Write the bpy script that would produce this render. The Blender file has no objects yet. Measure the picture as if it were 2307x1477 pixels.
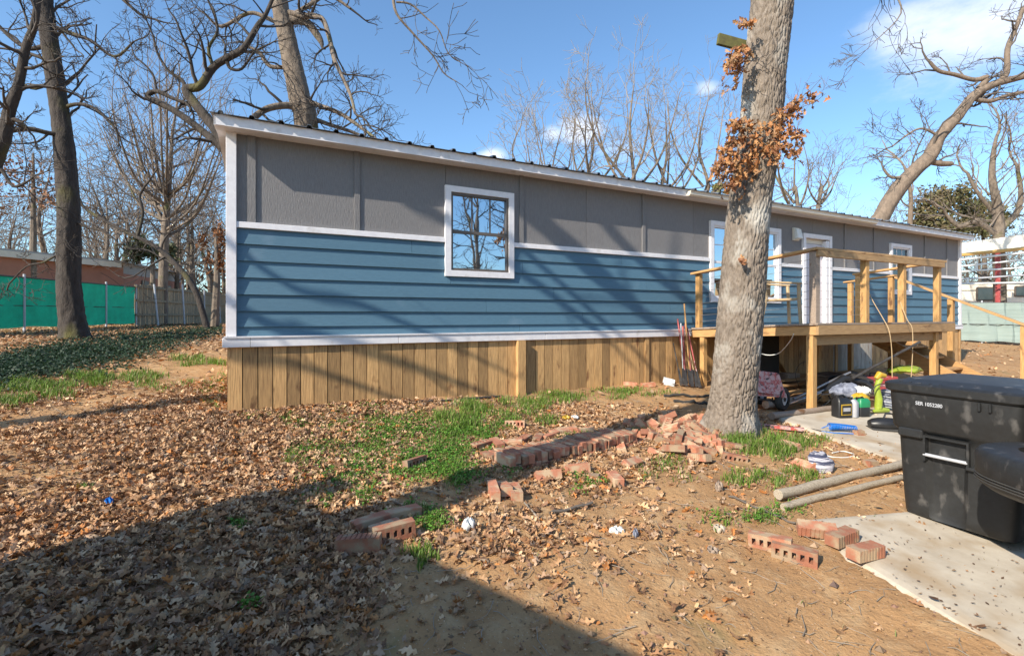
import bpy, bmesh, math, random
import numpy as np
from mathutils import Vector, Matrix, noise as mnoise
R = math.radians
sc = bpy.context.scene
col = sc.collection
rnd = random.Random(7)
nrg = np.random.default_rng(11)
# ------------------------------------------------------------------ camera, sky, sun
F_PX, CX, HY, EYE = 1121.0, 1153.5, 712.0, 1.6
cam = bpy.data.cameras.new('camera'); cam.lens = 36 * F_PX / 2307; cam.sensor_width = 36
cam.shift_y = -(738.5 - HY) / 2307; cam.clip_start = .05; cam.clip_end = 2000
co = bpy.data.objects.new('camera', cam); col.objects.link(co)
co.location = (0, 0, EYE); co.rotation_euler = (R(90), 0, 0); sc.camera = co
LD = Vector((.736, .753, -.70)).normalized()          # the way the sunlight travels
sun = bpy.data.lights.new('sun', 'SUN'); sun.energy = 5.0; sun.angle = R(.5); sun.color = (1, .91, .77)
so = bpy.data.objects.new('sun', sun); col.objects.link(so)
so.rotation_euler = LD.to_track_quat('-Z', 'Y').to_euler(); so.location = (-10, -10, 20)
world = bpy.data.worlds.new('World'); sc.world = world; world.use_nodes = True
wn, wl = world.node_tree.nodes, world.node_tree.links
wn.clear()
def wnode(t, **k):
    n = wn.new(t)
    for a, b in k.items(): setattr(n, a, b)
    return n
sky = wnode('ShaderNodeTexSky', sky_type='NISHITA'); sky.sun_disc = False
sky.sun_elevation = math.asin(-LD.z); sky.sun_rotation = math.atan2(-LD.x, -LD.y)
sky.air_density = 1.0; sky.dust_density = .9; sky.ozone_density = 2.0; sky.altitude = 200
bgd = wnode('ShaderNodeBackground'); bgd.inputs[1].default_value = .14
wo = wnode('ShaderNodeOutputWorld'); tc = wnode('ShaderNodeTexCoord')
nz = wnode('ShaderNodeTexNoise'); nz.inputs['Scale'].default_value = 5.0; nz.inputs['Detail'].default_value = 9; nz.inputs['Roughness'].default_value = .62
mp = wnode('ShaderNodeMapping'); mp.inputs['Scale'].default_value = (1, 1, 2.4)
wl.new(tc.outputs['Generated'], mp.inputs[0]); wl.new(mp.outputs[0], nz.inputs['Vector'])
def dirpx(u, v):
    return Vector(((u - CX) / F_PX, 1, (HY - v) / F_PX)).normalized()
acc = None
for u, v, r, k in ((2200, 50, .20, .8), (2050, 60, .13, .7), (2300, 10, .22, .85), (1310, 292, .085, 1.15), (1250, 300, .05, .8),
                   (1590, 200, .05, .75), (1110, 352, .05, .9), (1400, 330, .1, .5), (420, 560, .3, .3), (2200, 500, .2, .4)):
    d = dirpx(u, v)
    di = wnode('ShaderNodeVectorMath', operation='SUBTRACT'); wl.new(tc.outputs['Generated'], di.inputs[0]); di.inputs[1].default_value = d
    ml = wnode('ShaderNodeVectorMath', operation='MULTIPLY'); wl.new(di.outputs[0], ml.inputs[0]); ml.inputs[1].default_value = (1, 1, 1.7)
    ln = wnode('ShaderNodeVectorMath', operation='LENGTH'); wl.new(ml.outputs[0], ln.inputs[0])
    mr = wnode('ShaderNodeMapRange'); mr.interpolation_type = 'SMOOTHSTEP'
    mr.inputs[1].default_value = 0; mr.inputs[2].default_value = r; mr.inputs[3].default_value = k; mr.inputs[4].default_value = 0
    wl.new(ln.outputs['Value'], mr.inputs[0])
    if acc is None: acc = mr.outputs[0]
    else:
        ad = wnode('ShaderNodeMath', operation='MAXIMUM'); wl.new(acc, ad.inputs[0]); wl.new(mr.outputs[0], ad.inputs[1]); acc = ad.outputs[0]
m1 = wnode('ShaderNodeMath', operation='MULTIPLY_ADD'); wl.new(acc, m1.inputs[0]); m1.inputs[1].default_value = .62; wl.new(nz.outputs['Fac'], m1.inputs[2])
m2 = wnode('ShaderNodeMapRange'); m2.interpolation_type = 'SMOOTHSTEP'; m2.inputs[1].default_value = .66; m2.inputs[2].default_value = 1.16
m2.inputs[3].default_value = 0; m2.inputs[4].default_value = .72
wl.new(m1.outputs[0], m2.inputs[0])
sx = wnode('ShaderNodeSeparateXYZ'); wl.new(tc.outputs['Generated'], sx.inputs[0])
tint = wnode('ShaderNodeMix', data_type='RGBA', blend_type='MULTIPLY'); tint.inputs[0].default_value = 1
wl.new(sky.outputs[0], tint.inputs[6]); tint.inputs[7].default_value = (.86, 1.06, 1.16, 1)
mx = wnode('ShaderNodeMix', data_type='RGBA'); wl.new(m2.outputs[0], mx.inputs[0]); wl.new(tint.outputs[2], mx.inputs[6])
mx.inputs[7].default_value = (6.2, 6.3, 6.7, 1)
wl.new(mx.outputs[2], bgd.inputs[0]); wl.new(bgd.outputs[0], wo.inputs[0])
sc.view_settings.view_transform = 'Standard'; sc.view_settings.look = 'None'; sc.view_settings.gamma = 1
sc.view_settings.use_curve_mapping = False; sc.view_settings.exposure = .62

# ------------------------------------------------------------------ ground height and placing
_W = [(1.7, .4, 1.1, .012), (-.9, 1.6, 2.3, .010), (3.1, 2.2, .2, .006), (2.3, -3.4, 4.0, .005), (6.1, 3.7, 1.9, .003), (-4.4, 7.3, .4, .003)]
def Gs(x, y):
    p = -.141 - .0502 * x + .0754 * y
    return np.where(p > .6, .6 + .6 * (1 - np.exp(-(np.maximum(p, .6) - .6) / .6)), np.where(p < 0, -.3 * (1 - np.exp(np.minimum(p, 0) / .3)), p))
def Gn(x, y):
    z = Gs(x, y)
    for a, b, c, k in _W: z = z + k * np.sin(a * x + b * y + c)
    return z
def G(x, y): return float(Gn(np.float64(x), np.float64(y)))
def P(u, v, Y): return Vector(((u - CX) * Y / F_PX, Y, EYE - (v - HY) * Y / F_PX))
def GP(u, v):                                          # the ground point seen at a photo position
    Y = 5.0
    for _ in range(40):
        x = (u - CX) * Y / F_PX
        Y = .5 * Y + .5 * (EYE - G(x, Y)) * F_PX / max(v - HY, 3)
    x = (u - CX) * Y / F_PX
    return Vector((x, Y, G(x, Y)))
# the home's frame: local x along the wall, local -y toward the camera
P0 = Vector((-3.336, 5.83, 0)); DX, DY = .888, .460; HROT = math.atan2(DY, DX)
def HL(t, w, z): return Vector((P0.x + t * DX + w * DY, P0.y + t * DY - w * DX, z))
def toH(p): q = Vector((p[0] - P0.x, p[1] - P0.y)); return (q.x * DX + q.y * DY, q.x * DY - q.y * DX)
def Gh(t, w): q = HL(t, w, 0); return G(q.x, q.y)

# ------------------------------------------------------------------ materials
def mat(name, c1, c2=None, rough=.8, scale=8, stretch=(1, 1, 1), bump=.15, bdist=.01, metal=0, rand=.0, spots=None, detail=6, spec=.5, attr=None, sss=0, contrast=(.3, .7), trans=0):
    m = bpy.data.materials.new(name); m.use_nodes = True
    n, l = m.node_tree.nodes, m.node_tree.links
    b = n['Principled BSDF']; b.inputs['Roughness'].default_value = rough; b.inputs['Metallic'].default_value = metal
    b.inputs['Specular IOR Level'].default_value = spec
    t = n.new('ShaderNodeTexCoord'); mpp = n.new('ShaderNodeMapping'); mpp.inputs['Scale'].default_value = stretch
    l.new(t.outputs['Object'], mpp.inputs[0])
    oi = n.new('ShaderNodeObjectInfo')
    ml = n.new('ShaderNodeMath'); ml.operation = 'MULTIPLY'; ml.inputs[1].default_value = 31
    l.new(oi.outputs['Random'], ml.inputs[0])
    if rand: l.new(ml.outputs[0], mpp.inputs['Location'])
    z = n.new('ShaderNodeTexNoise'); z.inputs['Scale'].default_value = scale; z.inputs['Detail'].default_value = detail; z.inputs['Roughness'].default_value = .65
    l.new(mpp.outputs[0], z.inputs['Vector'])
    r = n.new('ShaderNodeMapRange'); r.inputs[1].default_value, r.inputs[2].default_value = contrast; l.new(z.outputs['Fac'], r.inputs[0])
    c = n.new('ShaderNodeMix'); c.data_type = 'RGBA'; l.new(r.outputs[0], c.inputs[0])
    c2 = c2 or tuple(x * .7 for x in c1)
    c.inputs[6].default_value = (*c1, 1); c.inputs[7].default_value = (*c2, 1)
    out = c.outputs[2]
    if attr:
        a = n.new('ShaderNodeAttribute'); a.attribute_name = attr
        mm = n.new('ShaderNodeMix'); mm.data_type = 'RGBA'; mm.blend_type = 'MULTIPLY'; mm.inputs[0].default_value = 1
        l.new(out, mm.inputs[6]); l.new(a.outputs['Color'], mm.inputs[7]); out = mm.outputs[2]
    if spots:                                         # (colour, scale, low, high, stretch)
        sc_, s_, lo, hi, st = spots
        m3 = n.new('ShaderNodeMapping'); m3.inputs['Scale'].default_value = st; l.new(t.outputs['Object'], m3.inputs[0])
        if rand: l.new(ml.outputs[0], m3.inputs['Location'])
        z2 = n.new('ShaderNodeTexNoise'); z2.inputs['Scale'].default_value = s_; z2.inputs['Detail'].default_value = 4; l.new(m3.outputs[0], z2.inputs['Vector'])
        r2 = n.new('ShaderNodeMapRange'); r2.inputs[1].default_value = lo; r2.inputs[2].default_value = hi; l.new(z2.outputs['Fac'], r2.inputs[0])
        mm = n.new('ShaderNodeMix'); mm.data_type = 'RGBA'; l.new(r2.outputs[0], mm.inputs[0]); l.new(out, mm.inputs[6]); mm.inputs[7].default_value = (*sc_, 1); out = mm.outputs[2]
    if rand:
        hs = n.new('ShaderNodeHueSaturation'); rr = n.new('ShaderNodeMapRange'); rr.inputs[3].default_value = 1 - rand; rr.inputs[4].default_value = 1 + rand
        l.new(oi.outputs['Random'], rr.inputs[0]); l.new(rr.outputs[0], hs.inputs['Value']); l.new(out, hs.inputs['Color']); out = hs.outputs[0]
    l.new(out, b.inputs['Base Color'])
    if bump:
        bp = n.new('ShaderNodeBump'); bp.inputs['Strength'].default_value = bump; bp.inputs['Distance'].default_value = bdist
        l.new(z.outputs['Fac'], bp.inputs['Height']); l.new(bp.outputs[0], b.inputs['Normal'])
    if trans:
        tr = n.new('ShaderNodeBsdfTranslucent'); l.new(out, tr.inputs[0]); ms = n.new('ShaderNodeMixShader'); ms.inputs[0].default_value = trans
        l.new(b.outputs[0], ms.inputs[1]); l.new(tr.outputs[0], ms.inputs[2]); l.new(ms.outputs[0], n['Material Output'].inputs[0])
    return m
M = {}
M['grey'] = mat('grey_panel', (.205, .197, .197), (.165, .157, .157), .75, 36, (3, 3, .35), .6, .012, rand=.05, contrast=(.35, .65))
M['blue'] = mat('blue_lap', (.082, .168, .235), (.066, .142, .205), .6, 26, (.5, 3, 4), .35, .006, rand=.06, spots=((.12, .2, .27), 2.2, .62, .8, (1, 1, 1)))
M['white'] = mat('white_trim', (.78, .76, .77), (.68, .66, .68), .55, 14, (1, 1, 1), .15, .004, spots=((.5, .46, .42), 5, .62, .8, (1, 1, 1)))
M['cream'] = mat('cream_gutter', (.72, .66, .56), (.6, .55, .47), .5, 4, (.5, 1, 1), .05)
M['steel_roof'] = mat('roof_steel', (.3, .31, .32), (.2, .2, .2), .35, 6, bump=.05, metal=.7)
def wood(name, a, b, st, rand=.15, knots=(.16, .075, .03), rough=.75, bump=.3):
    return mat(name, a, b, rough, 9, st, bump, .004, rand=rand, spots=(knots, 3.2, .61, .72, tuple(1.2 + .18 * s if s > 2 else 1.0 for s in st)), contrast=(.35, .68), detail=5)
M['skirt'] = wood('skirting_wood', (.53, .32, .135), (.27, .155, .065), (9, 9, .5), rand=.32)
M['skirt_old'] = wood('old_skirting', (.42, .38, .33), (.27, .24, .2), (7, 7, .5))
M['decku'] = wood('upright_lumber', (.54, .315, .12), (.36, .19, .065), (8, 8, .6))
M['deckx'] = wood('deck_lumber_long', (.48, .30, .14), (.31, .18, .08), (.6, 8, 8))
M['decky'] = wood('deck_lumber_cross', (.52, .30, .12), (.34, .185, .075), (8, .6, 8))
M['greywood'] = wood('weathered_deck', (.36, .275, .21), (.23, .175, .135), (.6, 8, 8))
M['fencewood'] = wood('fence_wood', (.27, .21, .125), (.15, .118, .075), (8, 8, .5), knots=(.08, .06, .03))
M['pole'] = wood('pole_wood', (.40, .34, .26), (.2, .16, .11), (.7, 14, 14), knots=(.1, .07, .05), bump=.6)
M['bark'] = mat('bark_pale', (.275, .225, .18), (.115, .088, .066), .9, 20, (1, 1, .45), .9, .02, spots=((.40, .37, .325), 3.2, .52, .7, (1, 1, .7)), detail=9)
M['bark_dark'] = mat('bark_dark', (.075, .06, .05), (.028, .023, .02), .95, 10, (1, 1, .35), 1, .05, spots=((.105, .095, .03), 1.3, .55, .68, (1, 1, .5)), detail=8)
M['bark_mid'] = mat('bark_mid', (.24, .19, .145), (.09, .07, .055), .95, 9, (1, 1, .4), 1, .04, spots=((.12, .11, .045), 1.6, .58, .7, (1, 1, 1)), detail=8)
M['bark_brown'] = mat('bark_brown', (.25, .185, .135), (.115, .088, .066), .95, 9, (1, 1, .4), .9, .03, detail=8)
M['twig'] = mat('twig', (.15, .125, .105), (.075, .062, .052), .9, 5, bump=0)
M['twig_dark'] = mat('twig_dark', (.085, .07, .06), (.04, .034, .03), .9, 5, bump=0)
M['twig_pale'] = mat('twig_pale', (.36, .30, .235), (.19, .155, .12), .9, 3, bump=0)
M['twig_far'] = mat('twig_far', (.24, .19, .15), (.13, .105, .085), .9, 2, bump=0)
M['leaf'] = mat('dry_leaf', (1, 1, 1), (.72, .7, .68), .75, 30, bump=.2, attr='col', trans=.12)
M['grass'] = mat('grass_blade', (1, 1, 1), (.75, .8, .7), .6, 10, bump=0, attr='col', trans=.3)
M['concrete'] = mat('concrete', (.53, .465, .37), (.38, .32, .245), .9, 4, bump=.35, bdist=.012, detail=10, spots=((.34, .24, .14), 2.2, .5, .7, (1, 1, 1)))
M['black_pl'] = mat('black_plastic', (.022, .023, .024), (.014, .014, .014), .5, 22, bump=.25, bdist=.003, spots=((.09, .085, .08), 13, .58, .72, (1, 1, .5)), detail=9)
M['black'] = mat('black_smooth', (.02, .02, .022), (.012, .012, .012), .4, 8, bump=.05)
M['rubber'] = mat('rubber', (.03, .03, .03), (.05, .046, .04), .85, 20, bump=.2)
M['metal'] = mat('grey_metal', (.5, .5, .52), (.36, .36, .37), .4, 10, bump=.05, metal=.8)
M['galv'] = mat('galvanised', (.52, .53, .56), (.42, .43, .45), .6, 8, bump=.05, metal=.2)
M['darkmetal'] = mat('dark_metal', (.09, .085, .08), (.05, .04, .035), .55, 14, bump=.1, metal=.4)
M['red'] = mat('red_paint', (.40, .075, .07), (.28, .04, .04), .5, 14, bump=.05, spots=((.5, .3, .28), 12, .6, .66, (1, 1, 1)))
M['redrust'] = mat('worn_red', (.42, .07, .06), (.5, .33, .3), .6, 18, bump=.2, contrast=(.42, .55), spots=((.06, .05, .05), 16, .6, .64, (1, 1, 1)))
M['brick'] = mat('fired_brick', (.43, .175, .10), (.28, .11, .065), .9, 22, bump=.6, bdist=.006, rand=.34, spots=((.40, .285, .18), 11, .45, .6, (1, 1, 1)), detail=8)
M['tan'] = mat('tan_plastic', (.50, .36, .2), (.42, .3, .17), .5, 6, bump=.03)
M['bronze'] = mat('bronze_frame', (.12, .1, .085), (.09, .075, .065), .45, 8, bump=.02)
M['lilac'] = mat('door_paint', (.6, .56, .59), (.52, .49, .52), .5, 3, bump=.03)
M['green_scr'] = mat('green_screen', (.02, .60, .40), (.015, .44, .28), .8, 3, (1, 1, 1), .4, .05, trans=.25)
M['greyg_scr'] = mat('grey_green_screen', (.27, .33, .3), (.2, .255, .235), .8, 1.4, (.4, .4, 7), .5, .05)
M['peach'] = mat('peach_wall', (.42, .185, .125), (.34, .15, .1), .85, 2, bump=.1)
M['roofgrey'] = mat('grey_gable', (.4, .385, .37), (.33, .32, .3), .85, 5, bump=.1)
M['rv'] = mat('rv_skin', (.78, .72, .62), (.7, .65, .56), .4, 2, bump=.02)
M['yellowpipe'] = mat('yellow_pipe', (.62, .36, .1), (.5, .3, .1), .5, 4, bump=.05)
M['dark'] = mat('dark_interior', (.02, .018, .016), None, .9, 4, bump=0)
M['bluehose'] = mat('blue_hose', (.01, .17, .58), (.008, .12, .45), .4, 6, bump=0)
M['green_pl'] = mat('green_plastic', (.015, .24, .09), (.012, .17, .07), .4, 6, bump=.02)
M['grey_pl'] = mat('grey_plastic', (.4, .4, .42), (.33, .33, .35), .45, 6, bump=.02)
M['lime'] = mat('lime_plastic', (.33, .41, .045), (.22, .28, .03), .45, 6, bump=.02)
M['yellow'] = mat('yellow_plastic', (.55, .35, .03), (.4, .24, .02), .5, 6, bump=.02)
M['cloth'] = mat('pale_cloth', (.27, .29, .36), (.09, .1, .14), .9, 8, bump=.3, contrast=(.4, .6))
M['paper'] = mat('white_paper', (.75, .76, .74), (.6, .62, .6), .8, 8, bump=.1)
M['moss'] = mat('mossy_board', (.12, .115, .03), (.07, .06, .025), .9, 12, bump=.5)
M['orange'] = mat('orange_lens', (.8, .22, .02), (.7, .18, .02), .3, 6, bump=0)
M['ever'] = mat('evergreen', (1, 1, 1), (.6, .6, .6), .8, 2, bump=0, attr='col')
M['stripe'] = mat('striped_cloth', (.5, .48, .52), (.045, .05, .09), .85, 2.2, (1, 1, 11), .3, .01, contrast=(.47, .53))
def glass(name, c, k):
    m = bpy.data.materials.new(name); m.use_nodes = True; n, l = m.node_tree.nodes, m.node_tree.links
    b = n['Principled BSDF']; b.inputs['Base Color'].default_value = (*c, 1); b.inputs['Roughness'].default_value = .6
    g = n.new('ShaderNodeBsdfGlossy'); g.inputs['Roughness'].default_value = .015; g.inputs['Color'].default_value = (.72, .82, .92, 1)
    z = n.new('ShaderNodeTexNoise'); z.inputs['Scale'].default_value = 1.6; t = n.new('ShaderNodeTexCoord'); l.new(t.outputs['Object'], z.inputs['Vector'])
    bp = n.new('ShaderNodeBump'); bp.inputs['Strength'].default_value = .04; bp.inputs['Distance'].default_value = .05; l.new(z.outputs['Fac'], bp.inputs['Height']); l.new(bp.outputs[0], g.inputs['Normal'])
    s = n.new('ShaderNodeMixShader'); s.inputs[0].default_value = k
    l.new(b.outputs[0], s.inputs[1]); l.new(g.outputs[0], s.inputs[2]); l.new(s.outputs[0], n['Material Output'].inputs[0])
    return m
M['glass'] = glass('window_glass', (.012, .02, .03), .72)
M['glass_dark'] = glass('dim_glass', (.02, .022, .025), .12)
def ground_mat():
    m = bpy.data.materials.new('bare_soil'); m.use_nodes = True; n, l = m.node_tree.nodes, m.node_tree.links
    b = n['Principled BSDF']; b.inputs['Roughness'].default_value = .95; b.inputs['Specular IOR Level'].default_value = .2
    t = n.new('ShaderNodeTexCoord')
    def nzz(s, d=8, dist=0):
        z = n.new('ShaderNodeTexNoise'); z.inputs['Scale'].default_value = s; z.inputs['Detail'].default_value = d; z.inputs['Roughness'].default_value = .65; z.inputs['Distortion'].default_value = dist
        l.new(t.outputs['Object'], z.inputs['Vector']); return z.outputs['Fac']
    def mr(x, a, bb):
        r = n.new('ShaderNodeMapRange'); r.inputs[1].default_value = a; r.inputs[2].default_value = bb; l.new(x, r.inputs[0]); return r.outputs[0]
    def mixc(f, a, bb):
        c = n.new('ShaderNodeMix'); c.data_type = 'RGBA'; l.new(f, c.inputs[0])
        if isinstance(a, tuple): c.inputs[6].default_value = (*a, 1)
        else: l.new(a, c.inputs[6])
        c.inputs[7].default_value = (*bb, 1); return c.outputs[2]
    o = mixc(mr(nzz(.7), .38, .66), (.42, .245, .115), (.285, .16, .075))
    o = mixc(mr(nzz(5, 10), .5, .68), o, (.44, .29, .155))
    o = mixc(mr(nzz(38, 4), .6, .68), o, (.115, .07, .04))
    o = mixc(mr(nzz(1.3, 5, .6), .60, .76), o, (.21, .17, .075))
    v = n.new('ShaderNodeTexVoronoi'); v.inputs['Scale'].default_value = 45; l.new(t.outputs['Object'], v.inputs['Vector'])
    o = mixc(mr(v.outputs['Distance'], .16, .1), o, (.42, .32, .22))
    l.new(o, b.inputs['Base Color'])
    h = n.new('ShaderNodeMath'); h.operation = 'MULTIPLY_ADD'; l.new(nzz(60, 6), h.inputs[0]); h.inputs[1].default_value = .22; l.new(nzz(9, 6), h.inputs[2])
    bp = n.new('ShaderNodeBump'); bp.inputs['Strength'].default_value = 1; bp.inputs['Distance'].default_value = .024; l.new(h.outputs[0], bp.inputs['Height']); l.new(bp.outputs[0], b.inputs['Normal'])
    return m
M['soil'] = ground_mat()

# ------------------------------------------------------------------ helpers
def link(o, parent=None, m=None, **k):
    col.objects.link(o)
    if parent: o.parent = parent
    if m: o.data.materials.append(M[m])
    for a, b in k.items(): o[a] = b
    return o
def T(name, label, cat, loc=(0, 0, 0), rz=0, group=None):
    o = bpy.data.objects.new(name, None); col.objects.link(o); o.location = loc; o.rotation_euler = (0, 0, rz); o.empty_display_size = .1
    o['label'] = label; o['category'] = cat
    if group: o['group'] = group
    return o
def tag(o, label, cat, group=None):
    o['label'] = label; o['category'] = cat
    if group: o['group'] = group
    return o
class MB:
    def __init__(s): s.v = []; s.f = []
    def hexa(s, c):                                    # 4 bottom corners then 4 top corners, ccw from above
        b = len(s.v); s.v += [tuple(x) for x in c]
        s.f += [(b, b + 3, b + 2, b + 1), (b + 4, b + 5, b + 6, b + 7)] + [(b + i, b + (i + 1) % 4, b + 4 + (i + 1) % 4, b + 4 + i) for i in range(4)]
        return s
    def box(s, x0, x1, y0, y1, z0, z1):
        return s.hexa([(x0, y0, z0), (x1, y0, z0), (x1, y1, z0), (x0, y1, z0), (x0, y0, z1), (x1, y0, z1), (x1, y1, z1), (x0, y1, z1)])
    def obox(s, c, size, mx):
        h = Vector(size) / 2; c = Vector(c)
        return s.hexa([c + mx @ Vector((a * h.x, b * h.y, d * h.z)) for d in (-1, 1) for a, b in ((-1, -1), (1, -1), (1, 1), (-1, 1))])
    def tube(s, pts, r, k=8, cap=True):
        pts = [Vector(p) for p in pts]; n = len(pts)
        rr = r if isinstance(r, (list, tuple)) else [r] * n
        up = None; b0 = len(s.v)
        for i in range(n):
            t = (pts[min(i + 1, n - 1)] - pts[max(i - 1, 0)]).normalized()
            if up is None: up = Vector((0, 0, 1)) if abs(t.z) < .9 else Vector((1, 0, 0))
            a = (up - up.dot(t) * t).normalized(); up = a; bb = t.cross(a)
            for j in range(k):
                q = 2 * math.pi * j / k; s.v.append(tuple(pts[i] + rr[i] * (math.cos(q) * a + math.sin(q) * bb)))
        for i in range(n - 1):
            for j in range(k):
                j2 = (j + 1) % k; s.f.append((b0 + i * k + j, b0 + i * k + j2, b0 + (i + 1) * k + j2, b0 + (i + 1) * k + j))
        if cap: s.f.append(tuple(b0 + j for j in range(k))[::-1]); s.f.append(tuple(b0 + (n - 1) * k + j for j in range(k)))
        return s
    def loft(s, rings, cap=True):
        b0 = len(s.v); k = len(rings[0])
        for r in rings: s.v += [tuple(p) for p in r]
        for i in range(len(rings) - 1):
            for j in range(k):
                j2 = (j + 1) % k; s.f.append((b0 + i * k + j, b0 + i * k + j2, b0 + (i + 1) * k + j2, b0 + (i + 1) * k + j))
        if cap: s.f.append(tuple(b0 + j for j in range(k))[::-1]); s.f.append(tuple(b0 + (len(rings) - 1) * k + j for j in range(k)))
        return s
    def build(s, name, m, parent=None, smooth=False, bevel=0, **k):
        me = bpy.data.meshes.new(name); me.from_pydata(s.v, [], s.f)
        if bevel:
            bm = bmesh.new(); bm.from_mesh(me); bmesh.ops.recalc_face_normals(bm, faces=bm.faces)
            bmesh.ops.bevel(bm, geom=list(bm.edges), offset=bevel, segments=1, affect='EDGES', clamp_overlap=True); bm.to_mesh(me); bm.free()
        if smooth:
            me.polygons.foreach_set('use_smooth', [True] * len(me.polygons))
            try: me.set_sharp_from_angle(angle=R(40))
            except Exception: pass
        o = bpy.data.objects.new(name, me); link(o, parent, m)
        for a, b in k.items(): o[a] = b
        return o
def rrect(cx, cy, hx, hy, r, z, n=5):
    out = []
    for q, (a, b) in enumerate(((1, 1), (-1, 1), (-1, -1), (1, -1))):
        for i in range(n):
            an = math.pi / 2 * (q + i / (n - 1)); out.append((cx + a * (hx - r) + r * math.cos(an), cy + b * (hy - r) + r * math.sin(an), z))
    return out
def np_mesh(name, V, faces, m, parent=None, colr=None, smooth=False):
    me = bpy.data.meshes.new(name); V = np.asarray(V, np.float32).reshape(-1, 3)
    faces = [np.asarray(f, np.int32) for f in (faces if isinstance(faces, list) else [faces])]
    nl = sum(f.size for f in faces); nf = sum(len(f) for f in faces)
    me.vertices.add(len(V)); me.vertices.foreach_set('co', V.ravel())
    me.loops.add(nl); me.loops.foreach_set('vertex_index', np.concatenate([f.ravel() for f in faces]))
    me.polygons.add(nf); st = []; o = 0
    for f in faces: st.append(o + np.arange(len(f)) * f.shape[1]); o += f.size
    me.polygons.foreach_set('loop_start', np.concatenate(st).astype(np.int32))
    me.polygons.foreach_set('use_smooth', np.full(nf, smooth))
    me.update(calc_edges=True)
    if colr is not None:
        a = me.color_attributes.new('col', 'FLOAT_COLOR', 'POINT')
        a.data.foreach_set('color', np.concatenate([colr, np.ones((len(colr), 1))], 1).astype(np.float32).ravel())
    ob = bpy.data.objects.new(name, me); link(ob, parent, m); return ob
def tubes_np(name, brs, m, parent=None):
    """brs: list of (pts, radii, sides) drawn as tapered tubes, all in one mesh"""
    groups = {}
    for p, r, k in brs: groups.setdefault((len(p), k), []).append((p, r))
    VV, FF, off = [], [], 0
    for (n, k), L in groups.items():
        Pn = np.array([[tuple(q) for q in a[0]] for a in L]); Rn = np.array([a[1] for a in L]); B = len(L)
        Tn = np.empty_like(Pn); Tn[:, 1:-1] = Pn[:, 2:] - Pn[:, :-2]; Tn[:, 0] = Pn[:, 1] - Pn[:, 0]; Tn[:, -1] = Pn[:, -1] - Pn[:, -2]
        Tn /= np.linalg.norm(Tn, axis=2, keepdims=True) + 1e-9
        main = Pn[:, -1] - Pn[:, 0]; ref = np.where(np.abs(main[:, 2:3]) > .75 * np.linalg.norm(main, axis=1, keepdims=True), [[1., .1, 0]], [[.03, .02, 1.]])[:, None, :]
        A = np.cross(Tn, ref); A /= np.linalg.norm(A, axis=2, keepdims=True) + 1e-9; Bv = np.cross(Tn, A)
        an = np.arange(k) * 2 * np.pi / k
        Rk = np.repeat(Rn[:, :, None], k, 2)
        if k >= 16:
            w_ = nrg.normal(size=(B, n, k)); w_[:, 0] *= 2
            for q in range(1, n): w_[:, q] = w_[:, q - 1] * .86 + w_[:, q] * .5
            Rk = Rk * (1 + .038 * w_)
        V = Pn[:, :, None] + Rk[:, :, :, None] * (np.cos(an)[None, None, :, None] * A[:, :, None] + np.sin(an)[None, None, :, None] * Bv[:, :, None])
        i = np.arange(n - 1)[:, None] * k; j = np.arange(k)[None]; j2 = (j + 1) % k
        q = np.stack([i + j, i + j2, i + k + j2, i + k + j], -1).reshape(-1, 4)
        FF.append((q[None] + (np.arange(B) * n * k)[:, None, None]).reshape(-1, 4) + off); VV.append(V.reshape(-1, 3)); off += B * n * k
    return np_mesh(name, np.concatenate(VV), np.concatenate(FF), m, parent, smooth=True)

# ------------------------------------------------------------------ ground sheet
def axis(lo, hi, a, b, st):
    core = list(np.arange(a, b, st)); o = [b]; s = st
    while o[-1] < hi: s *= 1.22; o.append(o[-1] + s)
    l = [a]; s = st
    while l[-1] > lo: s *= 1.22; l.append(l[-1] - s)
    return np.array(sorted(set(l[1:])) + core + o)
gx = axis(-700, 700, -7, 7, .06); gy = axis(-500, 900, 1.2, 10, .06)
X, Y = np.meshgrid(gx, gy)
fade = np.clip(1 - (np.hypot(X, Y - 5) - 8) / 6, 0, 1)
Z = Gn(X, Y)
rr = nrg.normal(size=X.shape)
Z = Z + fade * .003 * rr
for a, b, c, k in ((11, 7, 1, .004), (-9, 13, 2, .004), (17, -15, 3, .003)): Z = Z + fade * k * np.sin(a * X + b * Y + c)
nx, ny = len(gx), len(gy)
i = (np.arange(ny - 1)[:, None] * nx + np.arange(nx - 1)[None]).ravel()
ground = np_mesh('ground', np.stack([X, Y, Z], -1), np.stack([i, i + 1, i + nx + 1, i + nx], 1), 'soil', smooth=True)
ground['kind'] = 'structure'

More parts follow.
